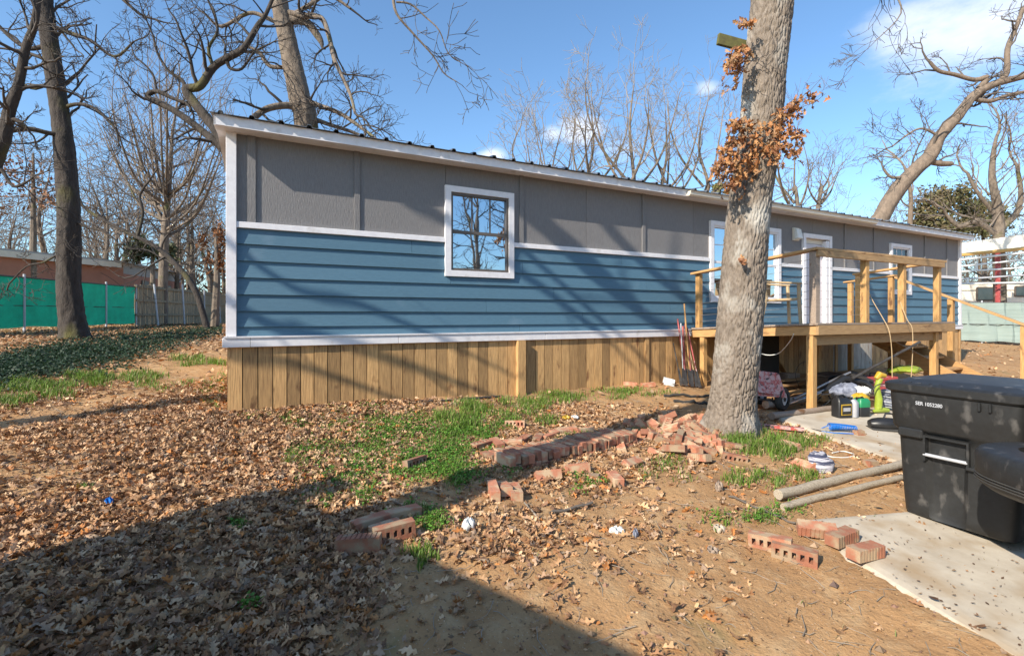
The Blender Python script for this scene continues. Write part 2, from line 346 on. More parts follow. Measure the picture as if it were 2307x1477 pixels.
def slab(name, quad, th=.024, n=60):
    """concrete sheet over four ground corners, following the slope, with a broken edge"""
    q = [Vector((a[0], a[1])) for a in quad]; mbv = []; f = []
    for a in range(n + 1):
        for b in range(n + 1):
            s, t = a / n, b / n; p = (q[0] * (1 - s) + q[1] * s) * (1 - t) + (q[3] * (1 - s) + q[2] * s) * t
            e = .022 if (a in (0, n) or b in (0, n)) else 0
            p = p + Vector((e * math.sin(a * .55 + b * .4) + e * .4 * math.sin(a * 1.7 + b * 2.3), e * math.cos(a * .5 + b * .6)))
            ed_ = min(a, b, n - a, n - b); mbv.append((p.x, p.y, float(Gs(p.x, p.y)) + th - (.05, .012, .004)[ed_] * 1.0 if ed_ < 3 else float(Gs(p.x, p.y)) + th))
    for a in range(n):
        for b in range(n): k = a * (n + 1) + b; f.append((k, k + n + 1, k + n + 2, k + 1))
    o = MB(); o.v = mbv; o.f = f
    rim = [a * (n + 1) for a in range(n + 1)] + [n * (n + 1) + b for b in range(1, n + 1)] + [a * (n + 1) + n for a in range(n - 1, -1, -1)] + [b for b in range(n - 1, 0, -1)]
    base = len(o.v); o.v += [(o.v[k][0], o.v[k][1], o.v[k][2] - .12) for k in rim]
    m_ = len(rim)
    for j in range(m_): o.f.append((rim[j], rim[(j + 1) % m_], base + (j + 1) % m_, base + j))
    ob = o.build(name, 'concrete'); ob['kind'] = 'structure'; return ob
slab('driveway', [GP(1770, 1172), GP(2290, 1490), Vector((4.6, 1.2, 0)), Vector((6.5, 4.9, 0))])
slab('patio', [GP(1735, 942), GP(2060, 1062), Vector((7.6, 5.9, 0)), Vector((6.0, 8.4, 0))], .04)

# ------------------------------------------------------------------ the blue and grey home
home = T('mobile_home', 'long single storey home with grey upper panels and blue lap siding over wooden skirting', 'house', tuple(P0), HROT)
LEN, DEP = 18.05, 4.3
ZS, ZB, ZM0, ZM1, ZT = 1.236, 1.345, 2.642, 2.712, 3.76
TR = .085
OPEN = [(2.672, 3.763, 2.167, 3.451), (7.98, 10.07, 1.87, 3.42), (10.83, 11.87, 1.42, 3.40), (14.35, 15.35, 2.15, 3.42)]
MB().box(.03, LEN - .03, .1, DEP - .05, ZS, ZT).build('wall_core', 'dark', home)
for (x0, x1, y0, y1) in ((0, .02, .0, DEP), (LEN - .02, LEN, .0, DEP), (0, LEN, DEP - .02, DEP)):
    MB().box(x0, x1, y0, y1, ZS, ZT - .01).build('end_wall', 'grey', home)
def split(t0, t1, z0, z1, k=.03):
    """boxes in (t,z) left over once the openings are cut out"""
    rs = [(t0, t1, z0, z1)]
    for a, b, c, d in OPEN:
        a, b, c, d = a + k, b - k, c + k, d - k; o = []
        for r in rs:
            if r[1] <= a or r[0] >= b or r[3] <= c or r[2] >= d: o.append(r); continue
            if r[0] < a: o.append((r[0], a, r[2], r[3]))
            if r[1] > b: o.append((b, r[1], r[2], r[3]))
            m0, m1 = max(r[0], a), min(r[1], b)
            if r[2] < c: o.append((m0, m1, r[2], c))
            if r[3] > d: o.append((m0, m1, d, r[3]))
        rs = o
    return rs
ts = [.06] + [.25 + 1.219 * k for k in range(15)] + [LEN - .06]
for k in range(len(ts) - 1):
    for r in split(ts[k] + .003, ts[k + 1] - .003, ZM1 - .01, ZT): MB().box(r[0], r[1], -.012, .02, r[2], r[3]).build('wall_panel', 'grey', home)
for k, t in enumerate(ts[1:-1]):
    if k in (2, 4, 6) or any(a - .03 < t < b + .03 for a, b, c, d in OPEN):
        continue
    w = .034 if k != 0 else .045
    MB().box(t - w, t + w, -.034, -.0125, ZM1, ZT).build('batten', 'grey', home)
# lap siding
zl = [2.66, 2.455, 2.256, 2.058, 1.858, 1.661, 1.474, 1.30]
for k in range(7):
    zt, zb = zl[k] + .02, zl[k + 1]
    joints = [.097 + x for x in (0, 2.1 + (k * 1.73) % 2.9)]
    while joints[-1] + 3.66 < LEN - .4: joints.append(joints[-1] + 3.66)
    joints.append(LEN - .06)
    for a, c in zip(joints, joints[1:]):
        for r in split(a + .002, c - .002, zb, zt):
            b = MB()
            def yy(z): return -.036 + (z - zb) / (zt - zb) * .03
            b.hexa([(r[0], yy(r[2]), r[2]), (r[1], yy(r[2]), r[2]), (r[1], .02, r[2]), (r[0], .02, r[2]), (r[0], yy(r[3]), r[3]), (r[1], yy(r[3]), r[3]), (r[1], .02, r[3]), (r[0], .02, r[3])])
            b.build('lap_board', 'blue', home)
def spans(a, b, z0, z1):
    return [(r[0], r[1]) for r in split(a, b, z0, z1, 0) if r[2] <= z0 + 1e-4 and r[3] >= z1 - 1e-4]
for a, c in spans(.085, LEN - .08, ZM0, ZM1): MB().box(a, c, -.052, .015, ZM0, ZM1).build('middle_trim', 'white', home, bevel=.003)
jt = [-.05, .24, 2.0, 4.3, 7.4, 11.0, 14.6, LEN + .03]
for a, c in zip(jt, jt[1:]):
    MB().box(a + .002, c - .002, -.085, .0, ZS, ZB).build('base_trim', 'white', home, bevel=.004)
MB().box(-.03, LEN, -.1, .0, ZB + .001, ZB + .018).build('drip_ledge', 'white', home)
MB().box(-.012, .095, -.062, .05, ZB + .02, ZT + .02).build('corner_trim', 'white', home, bevel=.003)
MB().box(-.012, .012, .051, .14, ZB + .02, ZT + .02).build('corner_trim', 'white', home)
MB().box(LEN - .09, LEN + .012, -.062, .05, ZB + .02, ZT + .02).build('corner_trim', 'white', home)
# eave, fascia, gutter, roof
EO = .29
MB().box(-.1, LEN + .12, -EO + .02, DEP + EO, ZT - .015, ZT + .01).build('soffit', 'white', home)
MB().hexa([(-.12, -EO, ZT - .03), (LEN + .14, -EO, ZT - .03), (LEN + .14, -EO + .02, ZT - .03), (-.12, -EO + .02, ZT - .03), (-.12, -EO, ZT + .085), (LEN + .14, -EO, ZT + .085), (LEN + .14, -EO + .02, ZT + .085), (-.12, -EO + .02, ZT + .085)]).build('fascia', 'white', home)
PK = .42
for x0 in (-.12, LEN + .12):
    b = MB()
    for ya, yb in ((-EO, DEP / 2), (DEP / 2, DEP + EO)):
        za = ZT + .085 + (PK if ya > 0 else 0); zb_ = ZT + .085 + (PK if yb < 3 else 0)
        b.hexa([(x0, ya, za - .12), (x0 + .02, ya, za - .12), (x0 + .02, yb, zb_ - .12), (x0, yb, zb_ - .12), (x0, ya, za), (x0 + .02, ya, za), (x0 + .02, yb, zb_), (x0, yb, zb_)])
    b.build('rake_board', 'white', home)
for x0 in (.0, LEN - .02):
    b = MB(); b.v = [(x0, .0, ZT), (x0, DEP, ZT), (x0, DEP / 2, ZT + PK), (x0 + .02, .0, ZT), (x0 + .02, DEP, ZT), (x0 + .02, DEP / 2, ZT + PK)]
    b.f = [(0, 1, 2), (3, 5, 4), (0, 2, 5, 3), (1, 4, 5, 2), (0, 3, 4, 1)]; b.build('gable_wall', 'grey', home)
gut = MB(); prof = [(-EO - .001, ZT + .05), (-EO - .001, ZT - .02), (-EO - .05, ZT - .035), (-EO - .085, ZT - .01), (-EO - .09, ZT + .03), (-EO - .11, ZT + .05)]
gut.loft([[(x, y, z) for y, z in prof] for x in (7.1, 13.1)]); gut.build('gutter', 'cream', home)
sl = PK / (DEP / 2 + EO)
np_ = int((LEN + .3) / .915) + 1
for side in (0, 1):
    for k in range(np_):
        x0 = -.15 + k * .915; x1 = min(x0 + .913, LEN + .17); pr = []
        for q in range(3):
            xr = x0 + .1 + q * .305
            if xr + .05 > x1: break
            pr += [(xr - .032, 0), (xr - .018, .03), (xr + .018, .03), (xr + .032, 0)]
        pr = [(x0, 0)] + pr + [(x1, 0)]
        ya, yb = (-EO - .05, DEP / 2) if side == 0 else (DEP + EO + .05, DEP / 2)
        z0, z1 = ZT + .088, ZT + .088 + PK
        b = MB(); n_ = len(pr)
        b.v = [(x, ya, z0 + h) for x, h in pr] + [(x, yb, z1 + h) for x, h in pr] + [(x, ya, z0 + h - .004) for x, h in pr] + [(x, yb, z1 + h - .004) for x, h in pr]
        for q in range(n_ - 1): b.f += [(q, q + 1, n_ + q + 1, n_ + q), (2 * n_ + q, 3 * n_ + q, 3 * n_ + q + 1, 2 * n_ + q + 1), (q, 2 * n_ + q, 2 * n_ + q + 1, q + 1)]
        b.build('roof_panel', 'steel_roof', home)
MB().hexa([(-.1, DEP / 2 - .12, ZT + .11 + PK - .02), (LEN + .1, DEP / 2 - .12, ZT + .11 + PK - .02), (LEN + .1, DEP / 2 + .12, ZT + .11 + PK - .02), (-.1, DEP / 2 + .12, ZT + .11 + PK - .02),
           (-.1, DEP / 2 - .02, ZT + .14 + PK), (LEN + .1, DEP / 2 - .02, ZT + .14 + PK), (LEN + .1, DEP / 2 + .02, ZT + .14 + PK), (-.1, DEP / 2 + .02, ZT + .14 + PK)]).build('ridge_cap', 'steel_roof', home)
# wooden skirting, plank by plank
t = 0.0; k = 0
while t < LEN - .05:
    w = .16 * rnd.uniform(.97, 1.03); off = rnd.uniform(0, .006); g0 = Gh(t, .05); g1 = Gh(t + w, .05)
    m_ = 'skirt_old' if 11.9 < t < 13.4 else 'skirt'
    b = MB().hexa([(t + .004, -.036 - off, g0 - .08), (t + w - .006, -.036 - off, g1 - .08), (t + w - .005, -.016 - off, g1 - .08), (t + .004, -.016 - off, g0 - .08),
                   (t + .004, -.036 - off, ZS - .004), (t + w - .005, -.036 - off, ZS - .004), (t + w - .005, -.016 - off, ZS - .004), (t + .004, -.016 - off, ZS - .004)])
    b.build('skirt_plank', m_, home); t += w; k += 1
for a in (3.80, 6.35, 9.1, 12.0, 14.8, LEN - .12):
    MB().box(a, a + (.13 if a < 4 else .09), -.125 if a < 4 else -.06, -.0445, Gh(a, .1) - .1, ZS - .006).build('skirt_post', 'skirt', home)
MB().box(.0, LEN, .0, .03, -.4, ZS - .01).build('skirt_backing', 'dark', home)
MB().box(.0, .02, .031, DEP, -.4, ZS - .01).build('skirt_backing', 'skirt', home); MB().box(LEN - .02, LEN, .031, DEP, -.4, ZS - .01).build('skirt_backing', 'skirt', home)
# windows
def window(a, b_, c, d, inner='bronze', mun=(0,), gl='glass'):
    fr = MB(); w = TR; y0, y1 = -.062, .03
    fr.box(a, b_, y0, y1, d - w, d).box(a, b_, y0, y1, c, c + w).box(a, a + w, y0, y1, c + w, d - w).box(b_ - w, b_, y0, y1, c + w, d - w)
    f = fr.build('window', 'white', home, bevel=0)
    a, b_, c, d = a + w, b_ - w, c + w, d - w; q = .035; m = (c + d) / 2
    MB().box(a, b_, -.04, .04, d - q, d).box(a, b_, -.045, .04, c, c + q).box(a, a + q, -.04, .04, c + q, d - q).box(b_ - q, b_, -.04, .04, c + q, d - q).build('frame', inner, f)
    MB().box(a + q, b_ - q, -.03, .04, m - .025, m + .02).build('sash_rail', inner, f)
    MB().box(a + q, b_ - q, .0, .008, m + .02, d - q).build('pane', gl, f); MB().box(a + q, b_ - q, -.012, -.004, c + q, m - .025).build('pane', gl, f)
    for x in mun:
        xx = a + q + (b_ - a - 2 * q) * x; MB().box(xx - .011, xx + .011, -.006, -.0005, m + .02, d - q).build('muntin', inner, f)
    return f
window(*OPEN[0], mun=(.36, .7))
a, b_, c, d = OPEN[1]; mid = (a + b_) / 2
window(a, mid + .04, c, d, 'white', (.5,)); window(mid + .045, b_, c, d, 'white', (.5,))
for f_, x0, x1 in ((0, a, mid), (1, mid, b_)):
    MB().box(x0 + .13, x1 - .13, -.006, -.0005, d - .45, d - .43).build('muntin', 'white', home)
w3 = window(*OPEN[3], inner='white', mun=(.33, .66), gl='glass_dark')
for q in (2.9, 3.12): MB().box(OPEN[3][0] + .12, OPEN[3][1] - .12, -.006, -.0005, q, q + .02).build('muntin', 'tan', w3)
# doorway
a, b_, c, d = OPEN[2]
dr = MB().box(a, b_, -.062, .03, d - .09, d).box(a, a + .09, -.062, .03, 1.38, d - .09).box(b_ - .09, b_, -.062, .03, 1.38, d - .09).build('door_frame', 'white', home)
MB().box(a + .1, b_ - .22, .04, .08, 1.40, d - .2).build('door', 'lilac', dr)
MB().box(b_ - .21, b_ - .1, -.05, .08, 1.40, d - .12).build('storm_door', 'white', dr)
MB().box(a + .09, b_ - .09, .045, .09, d - .19, d - .09).build('transom', 'cream', dr)
MB().tube([(a + .18, .04, 2.35), (a + .18, -.03, 2.35)], .022, 8).build('handle', 'metal', dr)
# wall lamp and faucet box
lb = T('wall_lamp', 'small square white lamp box on the grey wall left of the door', 'lamp', tuple(HL(10.6, .0, 3.36)), HROT)
MB().box(-.1, .1, -.05, -.0125, -.14, .13).build('back_plate', 'cream', lb, bevel=.005)
MB().hexa([(-.08, -.14, -.1), (.08, -.14, -.1), (.08, -.052, -.12), (-.08, -.052, -.12), (-.08, -.1, .1), (.08, -.1, .1), (.08, -.052, .11), (-.08, -.052, .11)]).build('shade', 'paper', lb, bevel=.006)

# ------------------------------------------------------------------ deck with landing and stairs
T0, DL, DW = 7.4, 3.98, 2.4
deck = T('deck', 'raised wooden deck with cable railing and side stairs in front of the door', 'deck', tuple(HL(T0, 0, 0)), HROT)
def DT(w): return 1.38 + .05 * w
def RT(w): return 2.385 + .082 * w
def dbox(name, x0, x1, w0, w1, za, zb, m, parent=deck, lean=None, bevel=.004):
    """za, zb: functions of w"""
    fa = za if callable(za) else (lambda w: za); fb = zb if callable(zb) else (lambda w: zb)
    return MB().hexa([(x0, -w1, fa(w1)), (x1, -w1, fa(w1)), (x1, -w0, fa(w0)), (x0, -w0, fa(w0)), (x0, -w1, fb(w1)), (x1, -w1, fb(w1)), (x1, -w0, fb(w0)), (x0, -w0, fb(w0))]).build(name, m, parent, bevel=bevel)
w = .13
while w < DW + .02:
    dbox('deck_board', -.03, DL + .06, w, w + .138, lambda q: DT(q) - .03, DT, 'greywood', bevel=.003); w += .145
TH = .17
dbox('rim_board', .0, .04, .13, DW, lambda q: DT(q) - .032 - .14, lambda q: DT(q) - .032, 'decky')
dbox('rim_board', DL - .04, DL, .13, DW, lambda q: DT(q) - .172, lambda q: DT(q) - .032, 'decky')
dbox('rim_board', -.01, DL + .08, DW + .002, DW + .042, lambda q: DT(q) - .172, lambda q: DT(q) - .034, 'deckx')
dbox('ledger', .04, DL - .04, .045, .085, DT(.1) - .172, DT(.1) - .034, 'deckx')
dbox('beam', .1, DL - .1, DW - .12, DW - .08, DT(2.3) - .32, DT(2.3) - .176, 'deckx')
x = .5
while x < DL - .3: dbox('joist', x, x + .04, .09, DW - .0, lambda q: DT(q) - .172, lambda q: DT(q) - .034, 'decky'); x += .42
PW = .09
def post(name, x, w, za, zb, m='decku', s=PW): return dbox(name, x, x + s, w - s, w, za, zb, m)
def gl(x, w): return Gh(T0 + x, w) - .1
post('post', .0, DW - .045, gl(0, 2.4), DT(2.3) - .178, s=.1); post('post', DL - .42, DW - .045, gl(3.6, 2.4), DT(2.3) - .178, s=.1)
post('post', .0, .4, gl(0, .3), DT(.3) - .176); post('post', 1.55, .5, gl(1.5, .5), DT(.4) - .176)
post('post', 1.9, 1.3, gl(1.9, 1.3), DT(1.2) - .176)
# railing uprights
post('rail_post', .045, .26, DT(.2), RT(.2) - .04); post('rail_post', .0, DW - .0, DT(2.3) + .001, RT(2.3) - .04, 'greywood', s=.1)
post('rail_post', 1.28, DW, DT(2.3) + .001, RT(2.3) - .04); post('rail_post', 2.38, DW, DT(2.3) + .001, RT(2.3) - .04); post('rail_post', DL - .42, DW, DT(2.3) + .001, RT(2.3) - .04)
post('rail_post', DL - .32, 1.06, DT(1) + .001, RT(1) - .04)
dbox('rail_cap', -.03, .12, .12, DW - .13, lambda q: RT(q) - .038, RT, 'decky')
dbox('rail_cap', -.04, DL - .22, DW - .125, DW + .035, lambda q: RT(q) - .038, RT, 'deckx')
dbox('top_rail', .0, DL - .3, DW + .002, DW + .04, lambda q: RT(q) - .13, lambda q: RT(q) - .042, 'deckx')
dbox('rail_cap', DL - .36, DL - .22, .94, DW - .13, lambda q: RT(q) - .038, RT, 'decky')
# landing and stairs, running down toward the camera along the right side
LX0, LX1 = DL + .085, DL + .95
dbox('landing_board', DL + .01, LX1, .13, 1.1, DT(.3) - .06, DT(.3) - .012, 'greywood')
post('rail_post', LX1 - .09, .27, gl(LX1, .2), RT(.15) - .045); post('rail_post', LX1 - .09, 1.08, gl(LX1, 1), RT(.7) - .0)
dbox('rail_cap', LX1 - .12, LX1 + .02, .1, 1.12, lambda q: 2.345 + .085 * q, lambda q: 2.38 + .085 * q, 'decky')
def sz(q): return 2.47 - .49 * (q - 1.05)
post('rail_post', LX1 - .09, 2.1, gl(LX1, 2), sz(2.05) - .045); post('rail_post', LX1 - .09, 3.14, gl(LX1, 3), sz(3.09) - .045)
dbox('hand_rail', LX1 - .11, LX1 + .01, 1.12, 3.6, lambda q: sz(q) - .04, sz, 'decky')
st_n = 6; run = .29; rise = .2
for k in range(st_n):
    zt = DT(.3) - .19 * (k + 1); wa = 1.1 + k * run
    if zt < Gh(T0 + 4.5, wa) + .05: break
    dbox('tread', LX0, LX1 - .1, wa, wa + run + .02, zt - .04, zt, 'decky'); dbox('riser', LX0 + .01, LX1 - .11, wa - .02, wa - .001, zt - .19, zt - .041, 'deckx')
for xs in (LX0 - .045, LX1 - .14):
    MB().hexa([(xs, -2.9, .1), (xs + .04, -2.9, .1), (xs + .04, -1.1, DT(.3) - .36), (xs, -1.1, DT(.3) - .36), (xs, -2.9, .34), (xs + .04, -2.9, .34), (xs + .04, -1.1, DT(.3) - .07), (xs, -1.1, DT(.3) - .07)]).build('stringer', 'decky', deck)
# diagonal braces
MB().hexa([(2.3, -.52, .35), (2.34, -.52, .35), (2.34, -.4, .35), (2.3, -.4, .35), (1.45, -.52, 1.2), (1.5, -.52, 1.2), (1.5, -.4, 1.2), (1.45, -.4, 1.2)]).build('brace', 'decku', deck)
# cables
for k in range(8):
    z = .12 + k * .108
    MB().tube([(.09, -.26, DT(.2) + z), (.06, -DW + .1, DT(2.3) + z * 1.06)], .0035, 5).build('cable', 'metal', deck)
    MB().tube([(.1, -DW + .05, DT(2.3) + z * 1.06), (1.28, -DW + .05, DT(2.3) + z * 1.06)], .0022, 5).build('cable', 'metal', deck)
    MB().tube([(LX1 - .05, -.27, DT(.2) + z), (LX1 - .05, -1.0, DT(.9) + z)], .0025, 5).build('cable', 'metal', deck)
# cords hanging on the deck
def cord(name, pts, r, m, label, cat='cord'):
    # smooth a list of points
    ps = [Vector(p) for p in pts]; out = []
    for i in range(len(ps) - 1):
        a, b, c, d = ps[max(i - 1, 0)], ps[i], ps[i + 1], ps[min(i + 2, len(ps) - 1)]
        for q in range(6):
            s = q / 6; out.append(.5 * ((2 * b) + (c - a) * s + (2 * a - 5 * b + 4 * c - d) * s * s + (3 * b - a - 3 * c + d) * s ** 3))
    out.append(ps[-1]); o = MB().tube(out, r, 6).build(name, m, smooth=True); return tag(o, label, cat)
def DP(x, w, z): return HL(T0 + x, w, z)
cord('hanging_cord', [P(1950, 640, 8.0), P(1965, 675, 7.9), P(1990, 718, 7.75), P(2003, 745, 7.6), P(2009, 790, 7.6), P(2010, 850, 7.6)], .006, 'tan', 'thin tan cord hanging off the deck edge, left of two', 'cord')
cord('hanging_cord', [P(2028, 680, 8.1), P(2044, 720, 8.0), P(2055, 740, 7.95), P(2056, 790, 7.95), P(2052, 860, 7.95)], .006, 'tan', 'thin tan cord hanging straight over the deck front, right of two', 'cord')
cord('cable_loop', [P(1700, 788, 8.4), P(1725, 799, 8.2), P(1755, 795, 8.1), P(1780, 768, 7.6), P(1788, 752, 7.3)], .007, 'paper', 'grey cable drooping in a loop below the deck left of the corner post', 'cable')

# tan plastic chair on the deck
ch = T('patio_chair', 'tan plastic armchair standing on the deck behind the big trunk', 'chair', (P(1752, 0, 8.2).x, 8.2, 1.474), R(78))
def armchair(root):
    b = MB(); s = .25
    b.hexa([(-s, -.24, .38), (s, -.24, .38), (s * .9, .22, .36), (-s * .9, .22, .36), (-s, -.24, .42), (s, -.24, .42), (s * .9, .22, .4), (-s * .9, .22, .4)]); b.build('seat', 'tan', root, bevel=.01)
    bk = MB()
    for k in range(5):
        x = -.18 + k * .09; bk.hexa([(x - .03, .2, .42), (x + .03, .2, .42), (x + .03, .23, .42), (x - .03, .23, .42), (x - .03, .33, .82), (x + .03, .33, .82), (x + .03, .35, .82), (x - .03, .35, .82)])
    bk.hexa([(-.25, .32, .8), (.25, .32, .8), (.25, .36, .8), (-.25, .36, .8), (-.22, .35, .88), (.22, .35, .88), (.22, .38, .88), (-.22, .38, .88)]); bk.build('backrest', 'tan', root)
    for sx in (-1, 1):
        MB().tube([(sx * .27, -.26, .0), (sx * .25, -.24, .4), (sx * .27, -.23, .64)], .027, 6).build('leg', 'tan', root, smooth=True)
        MB().tube([(sx * .27, .33, .0), (sx * .24, .24, .42), (sx * .24, .33, .84)], .028, 6).build('leg', 'tan', root, smooth=True)
        MB().hexa([(sx * .28 - .03, -.27, .63), (sx * .28 + .03, -.27, .63), (sx * .27 + .03, .3, .66), (sx * .27 - .03, .3, .66), (sx * .28 - .03, -.27, .66), (sx * .28 + .03, -.27, .66), (sx * .27 + .03, .3, .69), (sx * .27 - .03, .3, .69)]).build('armrest', 'tan', root, bevel=.008)
armchair(ch)

# ------------------------------------------------------------------ big front oak
def smooth_path(pts, n):
    ps = [Vector(p) for p in pts]; out = []
    for i in range(len(ps) - 1):
        a, b, c, d = ps[max(i - 1, 0)], ps[i], ps[i + 1], ps[min(i + 2, len(ps) - 1)]
        for q in range(n):
            s = q / n; out.append(.5 * ((2 * b) + (c - a) * s + (2 * a - 5 * b + 4 * c - d) * s * s + (3 * b - a - 3 * c + d) * s ** 3))
    out.append(ps[-1]); return out
OY = GP(1645, 972).y + .05
oak = T('oak_tree', 'large pale barked oak with clusters of brown leaves standing in front of the deck', 'tree', tuple(GP(1645, 972)))
def OL(u, v, dy=0): return P(u, v, OY + dy) - oak.location
gpx = [(1643, 990, 78), (1644, 962, 66), (1650, 925, 54), (1654, 870, 49.5), (1662, 780, 49), (1673, 640, 48.5), (1686, 480, 48), (1712, 300, 47), (1724, 150, 45), (1738, 20, 45), (1748, -120, 46), (1752, -260, 46), (1765, -420, 30), (1800, -600, 22), (1830, -800, 12)]
gp4 = smooth_path([(*OL(u, v),) for u, v, r in gpx], 36)
gr = []
for i in range(len(gpx) - 1):
    for q in range(36): gr.append((gpx[i][2] * (1 - q / 36) + gpx[i + 1][2] * q / 36) * OY / F_PX)
gr.append(gpx[-1][2] * OY / F_PX)
K = 200; V = []
cum = 0; prev = None
for i, p in enumerate(gp4):
    if prev is not None: cum += (p - prev).length
    prev = p
    for j in range(K):
        an = 2 * math.pi * j / K; r = gr[i] * .95
        flare = 1 + (.14 * math.sin(an * 3 + 1.1) + .08 * math.sin(an * 5)) * max(0, 1 - (cum / .7)) + .16 * (.5 + .5 * math.sin(an * 4 + .6)) * max(0, 1 - cum / .38) ** 2 + .03 * math.sin(an * 2 + cum * 1.7)
        q = Vector((math.cos(an) * 7.4 , math.sin(an) * 7.4, cum * 7.5))
        q = q + .55 * mnoise.noise_vector(q * .9)
        dd = mnoise.voronoi(q)[0]; e = min(1, (dd[1] - dd[0]) / .24)
        q2 = Vector((q.x * 2.6, q.y * 2.6, q.z * 2.1)); e2 = mnoise.noise(q2)
        rr_ = r * flare - .026 + .030 * min(1, e * 1.25) ** .6 + .008 * e2
        V.append((p.x + rr_ * math.cos(an), p.y + rr_ * math.sin(an), p.z))
n_ = len(gp4); i = np.arange(n_ - 1)[:, None] * K; j = np.arange(K)[None]; j2 = (j + 1) % K
np_mesh('trunk', V, np.stack([i + j, i + j2, i + K + j2, i + K + j], -1).reshape(-1, 4), 'bark', oak, smooth=True)

# ------------------------------------------------------------------ branch growing
def rv(r): return Vector((r.uniform(-1, 1), r.uniform(-1, 1), r.uniform(-1, 1)))
def grow(out, p, d, L, r0, lvl, mx, rg, gn=.35, up=.06, kids=(3, 5), ratio=(.5, .78), ang=(.5, 1.15), minr=.004, first=.25):
    n = 7 if lvl <= 1 else (5 if lvl == 2 else 4)
    pts = [Vector(p)]; d = Vector(d).normalized(); dirs = [d.copy()]
    for i in range(n - 1):
        d = (d + rv(rg) * gn + Vector((0, 0, up))).normalized(); pts.append(pts[-1] + d * L / (n - 1)); dirs.append(d.copy())
    rad = [max(minr, r0 * (1 - .68 * i / (n - 1))) for i in range(n)]
    out.append((pts, rad, 6 if r0 > .06 else (4 if r0 > .015 else 3), lvl))
    if lvl >= mx: return
    for k in range(rg.randint(*kids)):
        f = rg.uniform(first, 1); x = f * (n - 1); i = min(int(x), n - 2); q = pts[i].lerp(pts[i + 1], x - i)
        a = rg.uniform(*ang); side = dirs[i].cross(rv(rg))
        if side.length < 1e-3: continue
        nd = dirs[i] * math.cos(a) + side.normalized() * math.sin(a)
        grow(out, q, nd, L * rg.uniform(*ratio) * (1.1 - .45 * f), max(minr, rad[i] * rg.uniform(.45, .7)), lvl + 1, mx, rg, gn, up, kids, ratio, ang, minr, first)
def limb(out, pts, radii, rg, every=.55, L=(1.2, 2.4), mx=3, lvl=1, n=4, start=0, gn=.35, up=.06, kids=(3, 5), minr=.004, thick=.4, sides=10):
    """a guide limb given by points; side branches grow from it"""
    if max(radii) > .17: n, sides = 22, 30
    path = smooth_path(pts, n); rr = []
    for i in range(len(pts) - 1):
        for q in range(n): rr.append(radii[i] * (1 - q / n) + radii[i + 1] * q / n)
    rr.append(radii[-1]); trunkish.append((path, rr, sides))
    acc = 0; nxt = every * .5
    for i in range(1, len(path)):
        seg = (path[i] - path[i - 1]); acc += seg.length
        if n > 20 and i % 4: continue
        if i / len(path) < start: nxt = acc + every * .3; continue
        while acc > nxt:
            nxt += every * rg.uniform(.6, 1.4); side = seg.cross(rv(rg)).normalized(); a = rg.uniform(.6, 1.25)
            nd = seg.normalized() * math.cos(a) + side * math.sin(a)
            grow(out, path[i], nd, rg.uniform(*L), max(minr, min(rr[i] * .55, thick * .12)), lvl, mx, rg, gn, up, kids, minr=minr)
    grow(out, path[-1], path[-1] - path[-2], rg.uniform(*L), rr[-1], lvl, mx, rg, gn, up, kids, minr=minr)
trunkish = []
def px(lst, Y, dy=None):
    return [P(a[0], a[1], Y + (dy[i] if dy else 0)) for i, a in enumerate(lst)], [a[2] * Y / F_PX for a in lst]
def tree(name, label, limbs, Y, tw='twig', bk='bark_mid', seed=1, group=None, rsc=1, **kw):
    """limbs: list of (list of (u, v, radius px), options)"""
    global trunkish
    trunkish = []; out = []; rg = random.Random(seed)
    b = P(*limbs[0][0][0][:2], Y); root = T(name, label, 'tree', (b.x, b.y, G(b.x, b.y)), 0, group); off = root.location
    for i, (l, o) in enumerate(limbs):
        o = dict(kw, **o); dz = o.pop('dy', 0)
        dy = [dz * k / (len(l) - 1) for k in range(len(l))]
        pts, rad = px(l, Y, dy); rad = [q * rsc for q in rad]
        if i == 0: pts = [Vector((b.x, b.y, off.z - .15))] + pts[1:]
        limb(out, [p - off for p in pts], rad, rg, **o)
    tubes_np('trunk', [t for t in trunkish], bk, root)
    tubes_np('crown', [(a, b_, c) for a, b_, c, l in out], tw, root)
    return root
